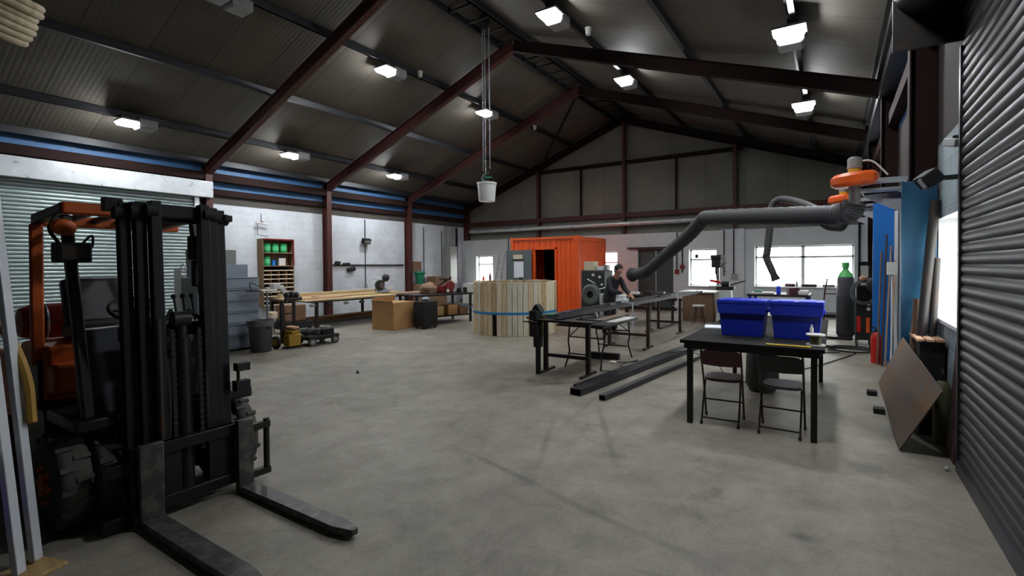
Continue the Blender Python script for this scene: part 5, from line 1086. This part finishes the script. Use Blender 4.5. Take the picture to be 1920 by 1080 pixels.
for i in range(1, 4):
    y = y0 + (y1 - y0) * i / 4; part('divider', one('b2', (x0 + .02, y - .008, .5), (x1, y + .008, 1.58)), M['shelfB'], cab)
part('back_panel', one('b2', (x0 + .02, y0 + .02, .5), (x0 + .03, y1 - .02, 1.72)), M['void'], cab)
for (y, z, w_) in ((8.17, 2.16, 'left of the three on the top shelf'), (8.42, 2.16, 'middle of the three on the top shelf'), (8.68, 2.16, 'right of the three on the top shelf'), (8.15, 1.75, 'on the second shelf')):
    t = thing('paint_tin', 'green round tin in the brown cabinet, %s' % w_, 'tin', (-15.2, y, z), 'green tins in the cabinet')
    part('tin', one('cyl', (-15.21, y, z), (-15.21, y, z + .27), .1, n=22), M['tin'], t); part('label_band', one('cyl', (-15.21, y, z + .07), (-15.21, y, z + .2), .102, n=22), M['tinlid'], t)
m = MB(); m.b2((-15.28, 8.5, 1.75), (-15.12, 8.7, 1.98)); solo('carton', m, M['pale'], 'white carton on the second shelf of the brown cabinet', 'carton'); m = MB(); m.cyl((-15.2, 8.36, 1.75), (-15.2, 8.36, 1.92), .06, n=16); solo('jar', m, M['panelB'], 'blue jar beside the white carton in the brown cabinet', 'jar')
# blue grey drawer cabinet
c = thing('drawer_cabinet', 'tall blue grey drawer cabinet behind the waste bin', 'cabinet', (-10.75, 4.95, 0))
m = MB(); m.b2((-11.1, 4.3, .05), (-10.42, 5.42, 1.5)); m.b2((-11.1, 4.4, 1.5), (-10.5, 5.25, 1.76)); part('carcass', m, M['bluegrey'], c, .006)
for i in range(6):
    d_ = part('drawer', one('b2', (-10.43, 4.32, .1 + i * .235), (-10.4, 5.4, .315 + i * .235)), M['bluegrey'], c, .006)
    q = one('b2', (-10.4, 4.34, .29 + i * .235), (-10.385, 5.38, .312 + i * .235)); q.build('handle', M['bgdark'], d_, org=WORLD[c.name])  # strip along each drawer, a shadow line painted in darker cabinet grey
part('plinth', one('b2', (-11.08, 4.33, 0), (-10.46, 5.4, .05)), M['blackM'], c)
m = MB(); m.b2((-11.0, 4.35, 1.76), (-10.6, 5.08, 2.06)); solo('control_box', m, M['motor'], 'grey metal box on top of the blue grey drawer cabinet', 'box', bevel=.008)
m = MB(); m.b2((-10.56, 4.4, 1.76), (-10.42, 4.75, 1.85)); solo('power_tool', m, M['blackM'], 'dark tool on the front of the drawer cabinet top', 'tool', bevel=.03)
# parts rack seen between the mast rails
r = thing('parts_rack', 'grey rack of open bins seen between the forklift mast rails', 'rack', (-13.5, 5.4, 0))
for y in (5.2, 5.66): part('side', one('b2', (-13.75, y - .01, 0), (-13.4, y + .01, 1.65)), M['motor'], r)
for i in range(7): part('shelf', one('b2', (-13.75, 5.2, .1 + i * .25), (-13.4, 5.66, .13 + i * .25)), M['motor'], r)
for i in range(6): part('bin', one('b2', (-13.7, 5.24, .14 + i * .25), (-13.42, 5.40, .26 + i * .25)), M['motor'], r); part('bin', one('b2', (-13.7, 5.46, .14 + i * .25), (-13.42, 5.62, .26 + i * .25)), M['blackM'], r)
m = MB(); [m.tube(spline([(-13.6 + .05 * i, 5.25 + .1 * i, 1.63), (-13.55, 5.3 + .1 * i, 1.8), (-13.5 - .05 * i, 5.35 + .1 * i, 1.64)], 5), .014, 6) for i in range(4)]; solo('wire_coil', m, M['motor'], 'loops of grey wire on top of the parts rack', 'wire')
# waste bin
b_ = thing('waste_bin', 'dark grey round waste bin before the blue grey drawer cabinet', 'bin', (-9.95, 5.2, 0))
m = MB(); m.lathe([(.17, 0), (.185, .02), (.215, .55), (.235, .56), (.235, .61), (.22, .61), (.205, .54), (.17, .04)], (-9.95, 5.2, 0), n=32, caps=False); m.cyl((-9.95, 5.2, .01), (-9.95, 5.2, .05), .17, n=32); part('tub', m, M['binG'], b_)
for a in (.3, .3 + PI): part('handle', one('box', (-9.95 + .235 * math.cos(a), 5.2 + .235 * math.sin(a), .5), (.04, .1, .03), (0, 0, a)), M['binG'], b_, .006)
m = MB(); m.lathe([(.238, .52), (.242, .6), (.236, .64), (.2, .62), (.19, .4)], (-9.95, 5.2, 0), n=40, caps=False)
for v in m.bm.verts: v.co += V((random.uniform(-1, 1), random.uniform(-1, 1), random.uniform(-1, 1))) * .008
part('bin_liner', m, M['bag'], b_, label='grey bin bag folded over the rim')
# pedestal machine behind the bin
pm = thing('pedestal_bender', 'pale bench tool on a thin post behind the waste bin', 'machine', (-9.98, 5.5, 0))
part('post', one('cyl', (-10.3, 5.52, 0), (-10.3, 5.52, 1.2), .02, n=10), M['bluegrey'], pm); part('foot', one('cyl', (-10.3, 5.52, 0), (-10.3, 5.52, .03), .07, n=20), M['blackM'], pm)
m = MB(); m.b2((-10.22, 5.26, 1.2), (-10.0, 5.58, 1.24)); m.b2((-10.18, 5.5, 1.24), (-10.02, 5.66, 1.36)); m.box((-10.1, 5.76, 1.18), (.06, .1, .26), (.5, 0, 0)); part('head', m, M['pale'], pm, .012)
m = MB(); m.b2((-10.3, 5.1, 1.2), (-10.1, 5.28, 1.22)); m.tube(spline([(-10.2, 5.15, 1.22), (-10.2, 5.14, 1.38), (-10.15, 5.3, 1.3), (-10.12, 5.42, 1.26)], 5), .01, 6); part('lever', m, M['charcoal'], pm)
m = MB(); [m.sph((-9.95, 5.74 + .1 * i, 1.1 + .02 * (i % 2)), (.07, .06, .07), 10) for i in range(3)]; m.cyl((-9.95, 5.7, 1.02), (-9.95, 6.05, 1.02), .04, n=10); solo('bench_motor', m, M['charcoal'], 'black motor unit on the post of the sack truck', 'motor')
# sack truck
s_ = thing('sack_truck', 'black sack truck with yellow wheels beside the waste bin', 'truck', (-9.9, 5.62, 0))
part('upright', one('b2', (-9.98, 5.6, .1), (-9.92, 5.66, 1.0)), M['black'], s_); part('upright', one('b2', (-9.98, 5.86, .1), (-9.93, 5.91, .96)), M['black'], s_)
for z in (.35, .7): part('cross_bar', one('b2', (-9.97, 5.62, z), (-9.94, 5.9, z + .03)), M['black'], s_)
part('toe_plate', one('b2', (-9.92, 5.6, .01), (-9.7, 5.92, .03)), M['black'], s_)
for y in (5.53, 5.98): m = MB(); m.lathe([(.05, -.03), (.13, -.03), (.13, .03), (.05, .03)], (-10.0, y, .13), (0, 1, 0), 22); w_ = part('wheel', m, M['blackM'], s_); q = one('cyl', (-10.0, y - .034, .13), (-10.0, y + .034, .13), .085, n=18); q.build('hub', M['yellow'], w_, org=WORLD[s_.name])
m = MB(); m.box((-9.8, 5.75, .33), (.2, .2, .12), (.1, .2, .3)); m.box((-9.8, 5.75, .17), (.22, .26, .25)); solo('yellow_machine', m, M['cableY'], 'dull yellow machine on the toe of the sack truck', 'machine', bevel=.02)
m = MB(); m.box((-9.8, 5.76, .43), (.22, .16, .05), (0, .1, .3)); solo('white_rag', m, M['pinkwood'], 'pale rag on top of the dull yellow machine', 'rag', bevel=.02)
# low wheeled dolly with hoses
d_ = thing('wheeled_dolly', 'black low dolly heaped with hoses on the floor right of the sack truck', 'dolly', (-9.85, 6.3, 0))
m = MB(); m.b2((-10.15, 6.0, .12), (-9.6, 6.72, .2)); m.b2((-10.0, 6.38, .2), (-9.7, 6.66, .32)); part('deck', m, M['blackM'], d_, .015)
for x in (-10.1, -9.62):
    for y in (6.08, 6.62): m = MB(); m.lathe([(.03, -.025), (.085, -.025), (.085, .025), (.03, .025)], (x, y, .085), (1, 0, 0), 18); w_ = part('wheel', m, M['rubber'], d_); q = one('cyl', (x - .03, y, .085), (x + .03, y, .085), .05, n=14); q.build('hub', M['motor'], w_, org=WORLD[d_.name])
m = MB(); m.tube([V((-9.86, 6.2, .23)) + V(((.17 + .05 * math.sin(t * .9)) * math.cos(t * .55), (.16 + .04 * math.cos(t * 1.3)) * math.sin(t * .55), .0016 * t)) for t in range(70)], .02, 7); solo('air_hose', m, M['charcoal'], 'black hose coiled on the low dolly', 'hose')
m = MB(); m.tube([V((-9.84, 6.52, .34)) + V((.1 * math.cos(t * .6), .1 * math.sin(t * .6), .001 * t)) for t in range(30)], .014, 6); solo('grey_hose', m, M['motor'], 'grey hose coil on the right of the low dolly', 'hose')
# brown box on low black bench
m = MB(); m.b2((-12.45, 6.75, .12), (-11.85, 7.5, .3))
lb_ = thing('low_bench', 'low black bench under the brown box by the drawer cabinet', 'bench', (-12.15, 7.1, 0)); part('top', m, M['blackM'], lb_, .01)
for x in (-12.45, -11.9):
    for y in (6.8, 7.45): part('leg', one('b2', (x - .03, y - .03, 0), (x + .03, y + .03, .12)), M['blackM'], lb_)
m = MB(); m.b2((-12.4, 6.85, .3), (-11.95, 7.4, .72)); solo('cardboard_box', m, M['cardD'], 'brown worn box on the low black bench', 'box', bevel=.02)
m = MB(); m.box((-12.1, 6.6, .5), (.2, .16, .16), (0, 0, .2)); m.cyl((-12.1, 6.6, 0), (-12.1, 6.6, .44), .03, n=8); solo('pale_tin', m, M['cream'], 'cream lump on a short post left of the brown box', 'tin', bevel=.01)
# timber bench along the left wall
t = thing('timber_bench', 'long steel bench stacked with pale timber along the left wall', 'workbench', (-13.3, 9.6, 0))
part('top', one('b2', (-14.5, 7.7, .72), (-12.1, 11.8, .76)), M['steelD'], t)
for x in (-14.4, -12.2):
    for y in (7.85, 11.0): part('leg', one('b2', (x - .035, y - .035, 0), (x + .035, y + .035, .72)), M['black'], t)
part('lower_rail', one('b2', (-12.22, 7.85, .14), (-12.17, 11.0, .2)), M['black'], t)
ix = 0
for (x, w_, y0, y1, z, mt, lb) in ((-12.35, .42, 7.5, 11.6, .76, 'pine', 'wide pale plank on the timber bench, nearest the room'), (-12.85, .45, 7.7, 11.9, .76, 'ply', 'tan plank on the timber bench, second from the room'), (-13.4, .5, 7.6, 11.7, .76, 'pine', 'pale plank on the timber bench, third from the room'), (-14.0, .5, 7.8, 11.9, .76, 'ply', 'tan plank on the timber bench, fourth from the room'), (-12.6, .25, 7.45, 8.9, .8, 'pinkwood', 'short pink board at the left end of the timber bench'), (-13.1, .4, 8.4, 11.4, .8, 'pine', 'upper pale plank in the middle of the timber bench'), (-14.1, .2, 7.9, 11.9, .8, 'pine', 'thick pale beam at the wall side of the timber bench'), (-12.3, .3, 10.6, 11.9, .8, 'pinkwood', 'short pink board at the right end of the timber bench')):
    m = MB(); m.b2((x - w_ / 2, y0, z), (x + w_ / 2, y1, z + (.04 if w_ > .22 else .1))); solo('timber_plank', m, M[mt], lb, 'plank', 'planks on the timber bench', bevel=.003)
for i in range(7):
    y = 7.7 + i * .52; m = MB(); m.sph((-12.15, y, .655), (.05, .1, .045), 10); m.cyl((-12.15, y, .64), (-12.15, y, .72), .012, n=6)
    solo('hanging_clamp', m, M['charcoal' if i % 2 else 'motor'], '%s clamp hanging under the near edge of the timber bench, %s from its left end' % ('dark' if i % 2 else 'grey', ('first', 'second', 'third', 'fourth', 'fifth', 'sixth', 'seventh')[i]), 'clamp', 'clamps under the timber bench')
ms = thing('mitre_saw', 'black and grey mitre saw on the timber bench', 'saw', (-13.0, 10.75, .84))
m = MB(); m.cyl((-13.0, 10.75, .84), (-13.0, 10.75, .9), .2, n=24); m.b2((-13.12, 10.5, .88), (-13.06, 11.05, .98)); part('base', m, M['bluegrey'], ms, .01)
m = MB(); m.cyl((-13.02, 10.6, 1.08), (-12.94, 10.6, 1.08), .17, n=24); part('blade_guard', m, M['charcoal'], ms); m = MB(); m.cyl((-12.93, 10.62, 1.07), (-12.9, 10.62, 1.07), .1, n=20); part('blade', m, M['steel'], ms)
m = MB(); m.sph((-12.98, 10.85, 1.32), (.1, .13, .13), 16); m.beam((-12.98, 10.7, 1.15), (-12.98, 10.88, 1.35), .07, .07); part('motor_head', m, M['charcoal'], ms); m = MB(); m.beam((-12.98, 10.85, .95), (-12.98, 11.15, 1.0), .08, .08); part('arm', m, M['pale'], ms)
m = MB(); m.tube(spline([(-12.8, 8.3, .02), (-13.4, 9.0, .02), (-13.2, 9.8, .03), (-13.7, 10.6, .02), (-13.1, 11.3, .02)], 8), .02, 6); solo('yellow_hose', m, M['cableY'], 'yellow hose lying on the floor under the timber bench', 'hose')
m = MB(); m.b2((-14.3, 8.3, 0), (-13.9, 11.5, .12)); solo('timber_beam', m, M['ply'], 'tan timber lying on the floor under the timber bench at the wall', 'timber', bevel=.006)
# big cardboard box
c = thing('cardboard_box', 'large tan cardboard box on the floor before the timber bench', 'box', (-10.42, 8.95, 0))
rot = Matrix.Rotation(.1, 4, 'Z')
m = MB(); m.box((-10.42, 8.98, .365), (.78, .84, .73), (0, 0, .08)); part('carton', m, M['card'], c, .006)
m = MB(); m.box((-10.79, 8.95, .78), (.02, .8, .14), (0, .35, .08)); part('flap', m, M['card'], c); m = MB(); m.box((-10.4, 8.56, .75), (.74, .02, .1), (.6, 0, .08)); part('flap', m, M['card'], c)
# dark steel table right of it
t = thing('steel_table', 'dark steel table with machines between the tall box and the wooden tub', 'table', (-10.3, 10.55, 0))
R2 = -.26
def rp(x, y, z=0): c_, s_ = math.cos(R2), math.sin(R2); return (-10.35 + c_ * x - s_ * y, 10.5 + s_ * x + c_ * y, z)
part('table_top', one('box', rp(0, 0, .86), (1.15, 1.95, .05), (0, 0, R2)), M['steelD'], t, .004)
for x in (-.5, .5):
    for y in (-.9, .9): part('leg', one('box', rp(x, y, .42), (.06, .06, .84), (0, 0, R2)), M['black'], t)
part('shelf', one('box', rp(0, 0, .22), (1.02, 1.8, .03), (0, 0, R2)), M['steelD'], t)
for (x, y, s, a, mt, lb) in ((.2, .35, (.3, .4, .3), .2, 'card', 'tan carton on the lower shelf of the dark table, middle'), (.25, .75, (.34, .3, .26), -.2, 'cardD', 'brown carton on the lower shelf of the dark table, right end'), (.25, -.1, (.3, .24, .28), .1, 'ply', 'yellowish carton on the lower shelf of the dark table, left')):
    p = rp(x, y, .235 + s[2] / 2); m = MB(); m.box(p, s, (0, 0, R2 + a)); solo('carton', m, M[mt], lb, 'carton', bevel=.008)
rm = thing('red_machine', 'dark red machine with round wheel on the dark steel table', 'machine', rp(.1, .25, .885))
m = MB(); m.box(rp(.1, .25, 1.0), (.3, .42, .22), (0, 0, R2)); m.cyl(rp(.28, .3, 1.1), rp(.34, .3, 1.1), .16, n=24); part('body', m, M['redM'], rm, .02)
m = MB(); m.cyl(rp(.35, .2, .96), rp(.37, .2, .96), .05, n=16); part('knob', m, M['pale'], rm)
m = MB(); m.beam(rp(.05, .05, 1.1), rp(.05, .5, 1.36), .05, .05); m.b2(tuple(V(rp(.05, .3, 1.3)) - V((.1, .15, .03))), tuple(V(rp(.05, .3, 1.3)) + V((.1, .15, .03)))); part('top_frame', m, M['brownst'], rm)
m = MB(); m.box(rp(0, -.25, 1.0), (.4, .4, .22), (.1, .1, .3)); m.sph(rp(.08, -.32, 1.08), (.22, .16, .1), 12, rot=(.2, .3, 0)); m.sph(rp(-.1, -.15, 1.1), (.14, .2, .11), 12, rot=(.4, 0, .5)); solo('leather_heap', m, M['tan'], 'heap of tan leather on the dark steel table left of the red machine', 'cloth', bevel=.05)
for i, (x, y) in enumerate(((.3, .62), (.15, .72), (.3, .84))):
    m = MB(); m.box(rp(x, y, .885 + .05 + .015 * i), (.12, .1, .1 + .03 * i), (0, 0, .4 * i)); solo('small_tool', m, M['blackM'], 'small black tool at the right end of the dark steel table, %s of three' % ('left', 'middle', 'right')[i], 'tool', bevel=.015)
m = MB(); m.b2((-9.85, 9.15, .06), (-9.45, 9.65, .74)); [m.cyl((x, y, 0), (x, y, .06), .03, n=10) for x in (-9.8, -9.5) for y in (9.2, 9.6)]; m.b2((-9.86, 9.14, .1), (-9.84, 9.16, .72)); solo('steel_cabinet', m, M['blackM'], 'small black cabinet on the floor right of the tall cardboard box', 'cabinet', bevel=.015)
m = MB(); m.sph((-9.65, 9.4, .8), (.1, .12, .06), 12); solo('glass_jar', m, M['bluegrey'], 'pale grey lump on the small black cabinet', 'jar')
# things on the left wall
wl = XL + .001
m = MB(); m.b2((wl, 10.45, 1.73), (wl + .05, 13.75, 1.78)); solo('wall_rail', m, M['black'], 'long dark rail on the left wall between two red columns', 'rail')
for i, (y, z, s, lb) in enumerate(((10.7, 1.82, (.08, .2, .16), 'dark tool on the left end of the wall rail, upper left'), (11.05, 1.8, (.08, .3, .08), 'long dark tool on the wall rail near its left end'), (11.25, 1.6, (.08, .34, .16), 'black tool hanging below the wall rail'))):
    m = MB(); m.box((wl + .06 + s[0] / 2 - .03, y, z), s, (.15 * i - .1, 0, 0)); solo('wall_tool', m, M['blackM'], lb, 'tool', bevel=.025)
f = thing('flood_light', 'black floodlight on the left wall between two red columns', 'light', (wl, 11.85, 2.65)); part('body', one('box', (wl + .16, 11.85, 2.66), (.14, .34, .2), (0, .4, 0)), M['blackM'], f, .015); part('glass', one('box', (wl + .225, 11.85, 2.63), (.012, .26, .12), (0, .4, 0)), M['motor'], f); part('bracket', one('b2', (wl, 11.83, 2.63), (wl + .1, 11.87, 2.67)), M['blackM'], f)
f = thing('wall_lamp', 'small thin lamp bracket on the left wall above the brown cabinet', 'light', (wl, 8.05, 2.9)); m = MB(); m.cyl((wl, 8.05, 3.1), (wl + .25, 8.05, 3.1), .012, n=8); m.cyl((wl + .12, 8.05, 3.1), (wl + .12, 8.05, 3.35), .01, n=8); part('arm', m, M['steelD'], f); m = MB(); m.cyl((wl + .12, 7.9, 3.08), (wl + .12, 8.25, 3.04), .03, n=10); part('lamp_tube', m, M['pale'], f); m = MB(); m.tube([(wl + .1, 7.95, 3.05), (wl + .1, 7.95, 2.7), (wl + .1, 8.25, 2.66)], .01, 6); part('cord', m, M['steelD'], f)
for (y, z0, z1, lb) in ((11.9, .9, 3.5, 'thin grey conduit on the left wall below the black floodlight'), (14.9, .9, 3.4, 'thin grey conduit on the left wall right of the farther column'), (16.0, 1.0, 3.3, 'grey conduit on the left wall near the back corner')):
    m = MB(); m.cyl((wl + .025, y, z0), (wl + .025, y, z1), .018, n=8); solo('conduit', m, M['purlin'], lb, 'conduit')
m = MB(); m.b2((wl, 11.86, .88), (wl + .06, 11.96, 1.02)); solo('socket', m, M['motor'], 'grey socket at the foot of the conduit on the left wall', 'socket')
m = MB(); m.b2((wl, 16.1, .9), (wl + .45, 16.55, 2.6)); m.b2((wl + .05, 16.15, 2.6), (wl + .35, 16.5, 3.5)); solo('cable_trunking', m, M['motor'], 'grey metal trunking cabinet in the far left corner', 'trunking', bevel=.01)
m = MB(); m.tube(spline([(wl + .06, 16.95, 3.5), (wl + .08, 16.95, 3.0), (wl + .055, 16.95, 2.2), (wl + .06, 16.95, 1.0)], 6), .05, 8); solo('black_duct', m, M['blackM'], 'black pipe running down the far left corner', 'pipe')
m = MB(); m.b2((wl, 14.05, 1.5), (wl + .3, 14.5, 1.9)); solo('wall_box', m, M['cardD'], 'brown box on the left wall above the green bucket', 'box', bevel=.02)
m = MB(); m.lathe([(.12, 0), (.2, .42), (.24, .45), (.24, .52), (.22, .52)], (wl + .35, 14.35, .95), n=20); solo('green_bucket', m, M['greenE'], 'emerald green bucket by the left wall beyond the farther column', 'bucket')
m = MB(); m.b2((wl, 14.05, .0), (wl + .7, 15.6, .95)); solo('side_bench', m, M['shelfB'], 'brown bench by the left wall carrying the green bucket', 'bench', bevel=.01)
m = MB(); m.b2((wl + .1, 15.0, .95), (wl + .6, 15.5, 1.25)); solo('carton', m, M['cardD'], 'brown carton on the bench beside the green bucket', 'carton', bevel=.01)
m = MB(); m.b2((-14.7, 16.6, .0), (-13.2, 17.3, .9)); solo('white_cupboard', m, M['pale'], 'white cupboard under the left back window', 'cupboard', bevel=.01)

m = MB(); m.cyl((-6.53, 4.88, .0), (-6.53, 4.88, .02), .025, n=6); m.cyl((-6.53, 4.88, .02), (-6.53, 4.88, .045), .013, n=8); solo('bolt', m, M['blackM'], 'single dark bolt standing alone on the open floor', 'bolt')
